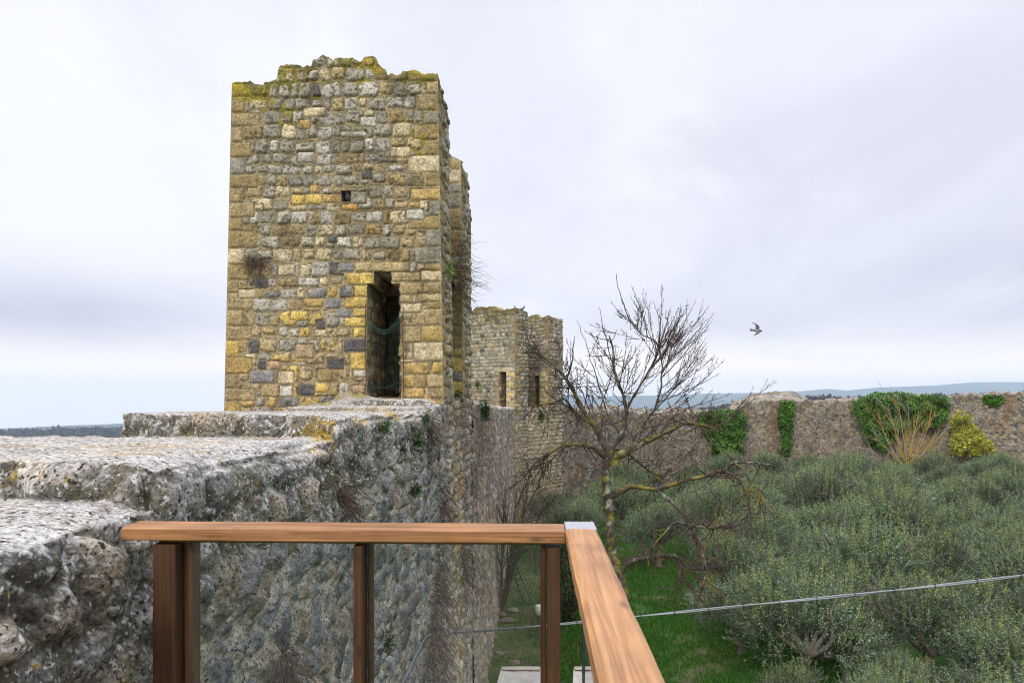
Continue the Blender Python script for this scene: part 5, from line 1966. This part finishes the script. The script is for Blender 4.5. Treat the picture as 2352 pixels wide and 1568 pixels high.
def shrub(name, label, group, base, nrm, n, ln, droop, size, seed, col=(.115, .078, .055), r=.004, spread=.55):
    g = np.random.default_rng(seed)
    base = np.asarray(base, float)
    mb = MB()
    off = g.normal(0, 1, (n, 3)) * np.asarray(size)
    twig_mass(mb, g, off, [nrm] * n, ln, droop, r, col, 6, spread)
    o = mb.build(name, M_TWIG)
    o.location = [float(x) for x in base]
    return tag(o, label, 'shrub', group)


# the big brown curtain of creeper beyond the tower
g = np.random.default_rng(55)
mb = MB()
for (y0, y1, z0, z1, n, ln, out_) in ((11.8, 15.3, 2.0, 7.3, 1100, .36, .22), (15.3, 18.5, 1.6, 7.1, 1000, .55, .28), (18.5, 22, 3.0, 6.9, 420, .5, .25)):
    y = g.uniform(y0, y1, n)
    z = z0 + (z1 - z0) * np.sqrt(g.random(n))
    keep = fbm(v3(y, z), .7, 3, 8) + .35 * smooth(z, 3, 6.5) + .5 * fbm(v3(y, z), 2.2, 2, 18) > -.12
    b = np.stack([np.full(n, XW - .02), y, z], 1)[keep]
    lift = g.uniform(-.2, .5, len(b))
    dirs = np.stack([np.full(len(b), out_ * 2), -.25 + 0 * lift, lift], 1)
    twig_mass(mb, g, b, dirs, ln * .75, .3, .0045, (.225, .168, .125), 7, 1.25)
o = mb.build('dead_creeper', M_TWIG)
tag(o, 'broad curtain of dead brown creeper hanging on the wall right of the near tower', 'creeper')

fx, fy = XW, 14.6
shrub('dry_shrub', 'bushy brown dry shrub sprouting in the recess on the right side of the near tower', None, (XW + .0, 13.0, 9.75), (.7, -.3, -.1), 260, .30, .35, (.04, .26, .42), 61, r=.0045, spread=.8)
shrub('dry_shrub', 'thin wispy dry twigs sticking out from the rear pier of the near tower', None, (XW + .04, 15.1, 10.0), (1.2, .1, .2), 34, .42, .25, (.02, .08, .26), 62, r=.004, spread=.5)
shrub('dry_shrub', 'small dry twig bush growing on the front of the tower left of the doorway', None, np.append(at_y(588, 612, YF)[:2] + np.array([0, -.02]), at_y(588, 604, YF)[2]), (0, -1, .1), 170, .24, .5, (.09, .01, .05), 63, r=.0028, spread=1.0)
shrub('dry_shrub', 'sparse grey twigs beside the dark stone on the tower front', None, np.append(at_y(668, 540, YF)[:2] + np.array([0, -.02]), at_y(668, 540, YF)[2]), (0, -1, .0), 40, .16, .5, (.06, .01, .03), 64, r=.0022, spread=1.0, col=(.2, .17, .15))
# tufts on the wall face seen through and above the glass
for i, (u, v, n, ln, sz, lb) in enumerate([(785, 1135, 110, .17, .07, 'dry brown tuft of twigs on the wall face above the middle of the front rail'),
                                           (985, 985, 110, .22, .12, 'dry brown grass tuft on the wall edge under the tower corner'),
                                           (1000, 1340, 110, .36, .22, 'dark dry shrub on the wall behind the second glass pane, upper one'),
                                           (985, 1470, 120, .38, .24, 'dark dry shrub on the wall just below the start of the cable'),
                                           (1010, 1160, 90, .30, .22, 'dry brown twigs trailing down the wall beside the creeper curtain'),
                                           (640, 1520, 120, .20, .07, 'dark dry tuft low on the wall behind the first glass pane'),
                                           (1060, 1300, 130, .42, .3, 'brown dead shrub on the wall above the cable near the lawn')]):
    p = at_x(u, v, XW + .01)
    shrub('dry_shrub', lb, None, p, (.9, -.3, .1), n, ln, .8, (.03, sz, sz), 70 + i, r=.0032 if u < 900 else .0048, spread=.75)


# green weeds rooted in the walls
def weed(u, v, x=None, y=None, sz=.10, n=160, label='', seed=0, col=(.035, .085, .018), p=None):
    g = np.random.default_rng(seed)
    q = p if p is not None else (at_x(u, v, x) if x is not None else at_y(u, v, y))
    mb = MB()
    nrm = np.array([1., -.3, .2]) if x is not None else np.array([0, -1., .2])
    C0 = np.clip(g.normal(0, .75, (n, 3)), -1.5, 1.5) * sz * np.array([.5, .7, 1]) + nrm * sz * .5
    D = rnd_dir(g, n) + nrm * .6 + np.array([0, 0, .2])
    leaves(mb, C0, D, rnd_dir(g, n), g.uniform(.45, .9, n) * sz, g.uniform(.14, .28, n) * sz, np.array(col) * g.uniform(.5, 1.6, (n, 1)))
    for k in range(10):
        d = rnd_dir(g, 1)[0] + nrm
        mb.tube([(0, 0, 0), d * sz * .5, d * sz], .004, (.06, .08, .03), 3, False)
    o = mb.build('weed_plant', M_LEAF)
    o.location = [float(k) for k in q]
    return tag(o, label, 'weed', 'green weeds rooted in the stonework')


weed(952, 1018, XW + .04, None, 0.072, 200, 'bright green weed on the wall edge below the tower corner', 81)
weed(880, 985, XW + .04, None, 0.050, 120, 'small green tuft on the pale slab below the doorway steps', 82)
weed(972, 965, XW + .04, None, 0.065, 150, 'green weed under the edge of the top step beside the tower corner', 83)
weed(948, 1125, XW + .04, None, 0.065, 150, 'dark green weed low on the wall face left of the creeper', 84)
weed(920, 1035, XW + .04, None, 0.043, 90, 'little green sprout at the edge of the wall face', 85)
weed(1053, 920, None, Y3 - .05, .11, 160, 'green weed at the foot of the rear pier of the tower', 86)
weed(1104, 946, XW + .12, None, .15, 300, 'dark green leafy clump on the wall top beyond the near tower', 87, (.035, .085, .02))
weed(1098, 885, None, 38.05, .17, 200, 'green plant growing out of the distant tower left of its doorway', 88)
weed(1228, 958, None, 38.6, .2, 220, 'green weed on the wall under the distant tower', 89, p=loc2(2.4, -.12, Z2 - .55))
weed(1026, 622, XW + .05, None, .09, 110, 'bright green sprout beside the dry shrub on the tower side', 90, (.09, .16, .02))
weed(882, 1480, XW + .04, None, 0.072, 120, 'small green tuft on the wall behind the second glass pane', 91)

# ------------------------------------------------------------------ ivy and bushes along the far wall
UU = U0 + F * (FP[:, 0] * CT + FP[:, 1] * ST) / (-FP[:, 0] * ST + FP[:, 1] * CT)
DD = -FP[:, 0] * ST + FP[:, 1] * CT
K = int(np.argmax(UU > 2600)) if np.any(UU > 2600) else len(UU)


def wall_d(u):
    return np.interp(u, UU[:K], DD[:K])


def in_poly(x, y, poly):
    r = np.zeros(len(x), bool)
    n = len(poly)
    for i in range(n):
        (x0, y0), (x1, y1) = poly[i], poly[(i + 1) % n]
        c = ((y0 > y) != (y1 > y)) & (x < (x1 - x0) * (y - y0) / (y1 - y0 + 1e-12) + x0)
        r ^= c
    return r


def ivy(name, label, cat, poly, n, thick, off, seed, cols, sz=.13, mat=M_IVY, group=None):
    """leaf mass growing on the far wall; outline given where it is seen, at the wall's own distance"""
    g = np.random.default_rng(seed)
    poly = np.array(poly, float)
    u = g.uniform(poly[:, 0].min(), poly[:, 0].max(), n * 2)
    v = g.uniform(poly[:, 1].min(), poly[:, 1].max(), n * 2)
    w_ = 6 * fbm(v3(u * .05, v * .05), 1, 3, seed) + 5 * fbm(v3(u * .2, v * .2), 1, 2, seed + 9) + g.normal(0, 2.0, len(u))
    k = in_poly(u + w_, v + 4 * fbm(v3(u * .05, v * .05), 1, 3, seed + 3), poly)
    u, v = u[k][:n], v[k][:n]
    d = wall_d(u)
    bulge = thick * (.35 + .65 * smooth(fbm(v3(u * .045, v * .045), 1, 3, seed + 5), -.6, .6))
    dd = d - off - bulge * np.sqrt(g.random(len(u)))
    P = np.stack([at(a, b, c) for a, b, c in zip(u, v, dd)])
    c0 = P.mean(0)
    P = P - c0
    toc = np.array([-.35, -1, .3])
    D = rnd_dir(g, len(P)) * .9 + np.array([0, -.3, -.5])
    Nn = rnd_dir(g, len(P)) * .7 + toc
    cl = np.array(cols)[g.integers(0, len(cols), len(P))] * g.uniform(.6, 1.4, (len(P), 1))
    cl = cl * (.75 + .5 * smooth(fbm(P, 1.3, 3, seed + 7), -.6, .6))[:, None]
    mb = MB()
    leaves(mb, P, D, Nn, g.uniform(.8, 1.6, len(P)) * sz, g.uniform(.7, 1.3, len(P)) * sz, cl)
    # woody stems behind the leaves
    for i in range(10):
        a = P[g.integers(len(P))]
        b = np.array([a[0] * .6, a[1] + .15, P[:, 2].min()])
        mb.tube([b, mix(a, b, .5) + g.normal(0, .1, 3), a], [.05, .03, .012], (.08, .06, .04), 4, False)
    o = mb.build(name, mat)
    o.location = [float(x) for x in c0]
    return tag(o, label, cat, group)


IV = [(.040, .115, .008), (.06, .155, .010), (.09, .205, .015), (.03, .08, .010)]
ivy('ivy', 'bright green tapering ivy mass on the far wall just right of the bare tree', 'ivy', [(1603, 962), (1610, 945), (1650, 938), (1700, 941), (1716, 960), (1712, 1000), (1702, 1040), (1690, 1072), (1650, 1072), (1638, 1040), (1625, 1005), (1612, 985)], 5600, 1.3, .05, 201, IV)
ivy('ivy', 'narrow strip of ivy running down the far wall below the ruined stump', 'ivy', [(1788, 940), (1795, 922), (1822, 920), (1827, 950), (1822, 975), (1816, 1010), (1806, 1052), (1795, 1052), (1794, 1010), (1787, 975)], 2300, .7, .05, 202, IV)
ivy('ivy', 'largest ivy mass, spilling over the top of the far wall behind the yellow-twigged shrub', 'ivy', [(1958, 925), (1975, 912), (2010, 899), (2060, 899), (2090, 902), (2105, 912), (2118, 905), (2150, 902), (2175, 908), (2184, 930), (2182, 955), (2160, 975), (2120, 985), (2060, 1000), (2030, 1040), (1990, 1020), (1972, 970)], 10500, 1.7, -.3, 203, IV)
ivy('ivy', 'small hanging patch of ivy on the far wall top near its right end', 'ivy', [(2258, 910), (2300, 906), (2306, 918), (2296, 930), (2288, 942), (2278, 938), (2275, 926), (2262, 918)], 800, .4, -.1, 204, IV)
YG = [(.26, .29, .03), (.34, .33, .03), (.17, .23, .03), (.42, .32, .03)]
ivy('yellow_bush', 'bright yellow-green feathery bush against the far wall right of the big ivy', 'bush', [(2188, 960), (2194, 945), (2202, 940), (2206, 958), (2225, 950), (2238, 972), (2256, 990), (2276, 1020), (2286, 1045), (2190, 1045), (2180, 1000)], 4200, 1.6, .6, 205, YG, .11, M_LEAF)


def fan_shrub(name, label, base, tips, r0, col, seed, kids=7, lich=None):
    g = np.random.default_rng(seed)
    mb = MB()
    base = np.asarray(base)
    for tpt in tips:
        e = np.asarray(tpt) - base
        L = np.linalg.norm(e)
        t = np.linspace(0, 1, 14)[:, None]
        c = e * .5 + np.array([0, 0, -.08 * L]) + g.normal(0, .06 * L, 3)
        q = 2 * t * (1 - t) * c + t ** 2 * e
        cc = np.repeat(np.array(col)[None], 14, 0) * g.uniform(.8, 1.25)
        if lich:
            cc = mix(cc, np.array(lich), smooth(fbm(q + base, 1.2, 2, seed) + .45 - t[:, 0] * .75, -.1, .4)[:, None])
        mb.tube(q, np.linspace(r0, r0 * .22, 14), cc, 5, False)
        for _ in range(kids):
            i = g.integers(4, 13)
            d = e / L + rnd_dir(g, 1)[0] * .6 + np.array([0, 0, .2])
            d /= np.linalg.norm(d)
            l2 = L * g.uniform(.15, .38)
            s_ = np.linspace(0, 1, 6)[:, None]
            q2 = q[i] + d * l2 * s_ + g.normal(0, .02, (6, 3)) * s_
            mb.tube(q2, np.linspace(r0 * .35, r0 * .15, 6), np.repeat(cc[i][None], 6, 0), 4, False)
            for _ in range(3):
                d3 = d + rnd_dir(g, 1)[0] * .6
                d3 /= np.linalg.norm(d3)
                j = g.integers(2, 6)
                mb.tube([q2[j], q2[j] + d3 * l2 * .25, q2[j] + d3 * l2 * .5 + np.array([0, 0, .03])], r0 * .13, cc[i], 3, False)
    o = mb.build(name, M_TWIG)
    o.location = [float(x) for x in base]
    return tag(o, label, 'shrub')


bs_ = at(2085, 1075, 53)
fan_shrub('lichened_shrub', 'leafless shrub with pale grey twigs and orange-yellow lichen in front of the largest ivy', bs_,
          [at(u, v, 53 + d) for u, v, d in ((2000, 985, 0), (2015, 950, .6), (2040, 930, -.3), (2062, 915, .4), (2085, 925, -.6), (2110, 945, .5), (2130, 965, -.2), (2150, 990, .6), (2165, 1015, 0), (1985, 1020, .5), (2050, 960, 1.), (2100, 970, 1.0), (2140, 940, .3), (2175, 985, -.4))],
          .055, (.27, .235, .20), 301, 9, (.33, .225, .04))
# bare multi-stemmed shrub with seed heads by the wall foot, and the trunks the ladder leans on
sb = on_ground(1152, 1400)
fan_shrub('bare_shrub', 'tall leafless brown shrub with leaning trunks at the wall foot beside the ladder', sb,
          [at(u, v, sb[1] + d) for u, v, d in ((1180, 1250, .2), (1200, 1225, .6), (1165, 1180, .3), (1188, 1120, 1.), (1210, 1110, 1.5), (1228, 1150, 1.4), (1175, 1230, -.3), (1160, 1120, 1.2), (1205, 1170, .6), (1240, 1185, 1.1), (1218, 1200, .1))],
          .06, (.13, .10, .075), 302, 7)
fan_shrub('bare_shrub', 'thin brown saplings under the distant tower, left of the bare tree', on_ground(1225, 1300),
          [at(u, v, 30 + d) for u, v, d in ((1175, 1080, 0), (1200, 1060, .5), (1225, 1050, .9), (1250, 1075, 1.2), (1275, 1095, .4), (1240, 1110, -.3), (1210, 1100, 1.4), (1290, 1130, .2))],
          .022, (.19, .145, .105), 303, 6)


def bush(name, label, base, rx, ry, h, n, seed, cols, sz, mat=M_LEAF, z0=.0):
    g = np.random.default_rng(seed)
    d = rnd_dir(g, n)
    r = g.uniform(.45, 1, n) ** .5
    C0 = d * r[:, None] * np.array([rx, ry, h * .5]) + np.array([0, 0, z0 + h * .5])
    C0 += .12 * np.stack([fbm(C0, 2.5, 2, seed), fbm(C0, 2.5, 2, seed + 1), fbm(C0, 2.5, 2, seed + 2)], 1)
    D = d * .4 + rnd_dir(g, n) * .6 + np.array([0, 0, -.7])
    mb = MB()
    leaves(mb, C0, D, rnd_dir(g, n), g.uniform(.7, 1.4, n) * sz, g.uniform(.2, .4, n) * sz, np.array(cols)[g.integers(0, len(cols), n)] * g.uniform(.6, 1.4, (n, 1)))
    for i in range(9):
        e = C0[g.integers(n)]
        mb.tube([(g.normal(0, .08), g.normal(0, .08), -.05), e * np.array([.5, .5, .6]), e], [.035, .02, .008], (.09, .075, .05), 5, False)
    o = mb.build(name, mat)
    o.location = [float(x) for x in base]
    return tag(o, label, 'bush')


bush('dark_bush', 'dark drooping evergreen bush on the lawn behind the railing corner post', on_ground(1302, 1425), .62, .62, 3.0, 5200, 401, [(.05, .07, .03), (.07, .085, .035), (.035, .05, .02), (.12, .12, .05)], .11)

# ------------------------------------------------------------------ lawn
g = np.random.default_rng(91)
n = 130000
y = 9.5 + 34 * g.random(n) ** 1.35
x = g.uniform(-1.3, 1, n) + g.random(n) * np.minimum(13, 2 + y * .32)
n1 = fbm(v3(x, y, 0), .5, 4, 5)
n2 = fbm(v3(x, y, 0), 2.2, 3, 6)
k = smooth(n1 * .8 + n2 * .5, .15, .75) < g.random(n) * .9
k &= ~((x < -.3) & (g.random(n) < .55))
x, y, n1, n2 = x[k], y[k], n1[k], n2[k]
n = len(x)
hgt = g.uniform(.04, .13, n) * (1 + .5 * n2)
a = g.uniform(0, 2 * np.pi, n)
w_ = g.uniform(.008, .02, n)
ca, sa = np.cos(a) * w_, np.sin(a) * w_
lx, ly = g.normal(0, .04, n), g.normal(0, .04, n)
V = np.stack([np.stack([x - ca, y - sa, np.full(n, -.01)], 1), np.stack([x + ca, y + sa, np.full(n, -.01)], 1), np.stack([x + lx, y + ly, hgt], 1)], 1).reshape(-1, 3)
V[:, 2] += np.repeat(.07 * fbm(v3(x, y, 0), .35, 3, 3), 3)
gc = np.array([.045, .155, .010]) * g.uniform(.55, 1.5, (n, 1))
yl = g.random(n) < .07 + .16 * smooth(n2, .1, .8)
gc[yl] = np.array([.15, .14, .035]) * g.uniform(.6, 1.3, (yl.sum(), 1))
mb = MB()
mb.raw(V, np.repeat(gc, 3, 0), None, np.arange(3 * n).reshape(-1, 3))
tag(mb.build('grass', M_GRASS), 'short bright green grass of the lawn', None, None, 'stuff')

#PART9
# ------------------------------------------------------------------ sky, sun, camera
w = bpy.data.worlds.new("World")
scene.world = w
w.use_nodes = True
nd, lk = w.node_tree.nodes, w.node_tree.links
bg = nd['Background']
SUN_EL, SUN_AZ = math.radians(34), math.radians(205)     # azimuth clockwise from +Y: behind the camera, to the left
sky = nd.new('ShaderNodeTexSky')
sky.sky_type = 'NISHITA'
sky.sun_disc = False
sky.sun_elevation = SUN_EL
sky.sun_rotation = SUN_AZ
sky.air_density = 1.0
sky.dust_density = 2.0
tc = nd.new('ShaderNodeTexCoord')
sep = nd.new('ShaderNodeSeparateXYZ')
lk.new(tc.outputs['Generated'], sep.inputs[0])


def math_(op, a, b=None, c=None, clamp=False):
    n = nd.new('ShaderNodeMath')
    n.operation = op
    n.use_clamp = clamp
    for i, x in enumerate((a, b, c)):
        if x is None:
            continue
        if hasattr(x, 'is_linked'):
            lk.new(x, n.inputs[i])
        else:
            n.inputs[i].default_value = x
    return n.outputs[0]


def ramp(x, a, b, lo=0., hi=1.):
    n = nd.new('ShaderNodeMapRange')
    n.interpolation_type = 'SMOOTHSTEP'
    lk.new(x, n.inputs['Value'])
    n.inputs['From Min'].default_value = a
    n.inputs['From Max'].default_value = b
    n.inputs['To Min'].default_value = lo
    n.inputs['To Max'].default_value = hi
    return n.outputs['Result']


def mixc(f, a, b):
    n = nd.new('ShaderNodeMixRGB')
    for i, x in enumerate((f, a, b)):
        if hasattr(x, 'is_linked'):
            lk.new(x, n.inputs[i])
        else:
            n.inputs[i].default_value = x if i == 0 else (*x, 1)
    return n.outputs['Color']


# a flat cloud deck seen in perspective: direction divided by height above the horizon
zz = math_('ADD', math_('MAXIMUM', sep.outputs['Z'], 0.0), .16)
cx = math_('DIVIDE', sep.outputs['X'], zz)
cy = math_('DIVIDE', sep.outputs['Y'], zz)
cmb = nd.new('ShaderNodeCombineXYZ')
lk.new(cx, cmb.inputs[0])
lk.new(cy, cmb.inputs[1])


def cloud(scale, detail, off, stretch=(1, 1, 1), dist=.4):
    mp = nd.new('ShaderNodeMapping')
    mp.inputs['Location'].default_value = off
    mp.inputs['Scale'].default_value = stretch
    lk.new(cmb.outputs[0], mp.inputs['Vector'])
    n = nd.new('ShaderNodeTexNoise')
    n.inputs['Scale'].default_value = scale
    n.inputs['Detail'].default_value = detail
    n.inputs['Roughness'].default_value = .5
    n.inputs['Distortion'].default_value = dist
    lk.new(mp.outputs['Vector'], n.inputs['Vector'])
    return n.outputs['Fac']


def patch(az_deg, el_deg, wa, we):
    """soft patch of the cloud deck in a compass direction"""
    a, e = math.radians(az_deg), math.radians(el_deg)
    # angular offsets from simple components
    ax = math_('ARCTAN2', sep.outputs['X'], sep.outputs['Y'])
    el = math_('ARCSINE', sep.outputs['Z'])
    dx = math_('DIVIDE', math_('SUBTRACT', ax, a), math.radians(wa))
    de = math_('DIVIDE', math_('SUBTRACT', el, e), math.radians(we))
    r2 = math_('ADD', math_('MULTIPLY', dx, dx), math_('MULTIPLY', de, de))
    return math_('POWER', 2.718, math_('MULTIPLY', r2, -1.0))


K = .78 / .1
base = (.83 * K, .84 * K, .935 * K)
grey = (.72 * K, .73 * K, .82 * K)
white = (.93 * K, .935 * K, .99 * K)
c1 = cloud(.55, 5, (3.1, 1.7, 0), (1, .55, 1))
c2 = cloud(1.5, 6, (8.3, 4.2, 0), (1, .5, 1), .8)
f = math_('ADD', math_('MULTIPLY', c1, .65), math_('MULTIPLY', c2, .35))
col = mixc(ramp(f, .50, .66), base, grey)
col = mixc(ramp(f, .48, .36), col, white)
c3 = cloud(2.1, 7, (1.3, 6.2, 0), (1, .5, 1), .5)
col = mixc(math_('MULTIPLY', ramp(c3, .50, .70), .35), col, grey)
col = mixc(math_('MULTIPLY', ramp(c3, .50, .32), .6), col, white)
pw = patch(-34, 12, 12, 7)
col = mixc(math_('MULTIPLY', pw, .9, clamp=True), col, white)
pg = patch(-36, 5.2, 12, 3.2)
col = mixc(math_('MULTIPLY', pg, math_('ADD', .5, c2), clamp=True), col, (.60 * K, .62 * K, .74 * K))
pr = patch(36, 8, 16, 6.5)
col = mixc(math_('MULTIPLY', pr, math_('ADD', .1, math_('MULTIPLY', c2, 1.1)), clamp=True), col, (.58 * K, .60 * K, .71 * K))
pu = patch(14, 6, 12, 2.6)
col = mixc(math_('MULTIPLY', pu, .35), col, (.60 * K, .60 * K, .70 * K))
# brighter, warmer strip under the deck
hz = ramp(sep.outputs['Z'], .10, .01)
col = mixc(math_('MULTIPLY', hz, .75), col, (1.38 * K, 1.22 * K, 1.12 * K))
# an overcast sky is brighter overhead than near the horizon
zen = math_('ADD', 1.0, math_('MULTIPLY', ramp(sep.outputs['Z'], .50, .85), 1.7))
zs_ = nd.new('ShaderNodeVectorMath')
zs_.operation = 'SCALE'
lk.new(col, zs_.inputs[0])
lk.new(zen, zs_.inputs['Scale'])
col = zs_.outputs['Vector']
skyx = nd.new('ShaderNodeVectorMath')
skyx.operation = 'SCALE'
lk.new(sky.outputs['Color'], skyx.inputs[0])
skyx.inputs['Scale'].default_value = 1.0
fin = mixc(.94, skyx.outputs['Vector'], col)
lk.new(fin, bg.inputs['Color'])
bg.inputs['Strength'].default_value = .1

sd = bpy.data.lights.new('sun', 'SUN')
sd.energy = 1.5
sd.angle = math.radians(14)
sd.color = (1, .95, .86)
so = bpy.data.objects.new('sun', sd)
COLL.objects.link(so)
dirn = Vector((math.sin(SUN_AZ) * math.cos(SUN_EL), math.cos(SUN_AZ) * math.cos(SUN_EL), math.sin(SUN_EL)))
so.rotation_euler = dirn.to_track_quat('Z', 'Y').to_euler()
so.location = (-5, -5, 30)

cd = bpy.data.cameras.new('camera')
cd.lens = 24
cd.sensor_width = 36
cd.shift_y = (V0 - 784) / 2352
cd.clip_start = .05
cd.clip_end = 30000
cd.dof.use_dof = True
cd.dof.focus_distance = 11
cd.dof.aperture_fstop = 8
co = bpy.data.objects.new('camera', cd)
COLL.objects.link(co)
co.location = (0, 0, EYE)
co.rotation_euler = (math.radians(90), 0, TH)
scene.camera = co

scene.view_settings.view_transform = 'Standard'
scene.view_settings.look = 'None'
scene.view_settings.exposure = 0.5
scene.view_settings.gamma = 1
scene.cycles.use_denoising = True
scene.cycles.denoising_prefilter = 'NONE'
scene.cycles.filter_width = 1.1
scene.cycles.max_bounces = 8
scene.cycles.volume_bounces = 1
scene.cycles.transparent_max_bounces = 12
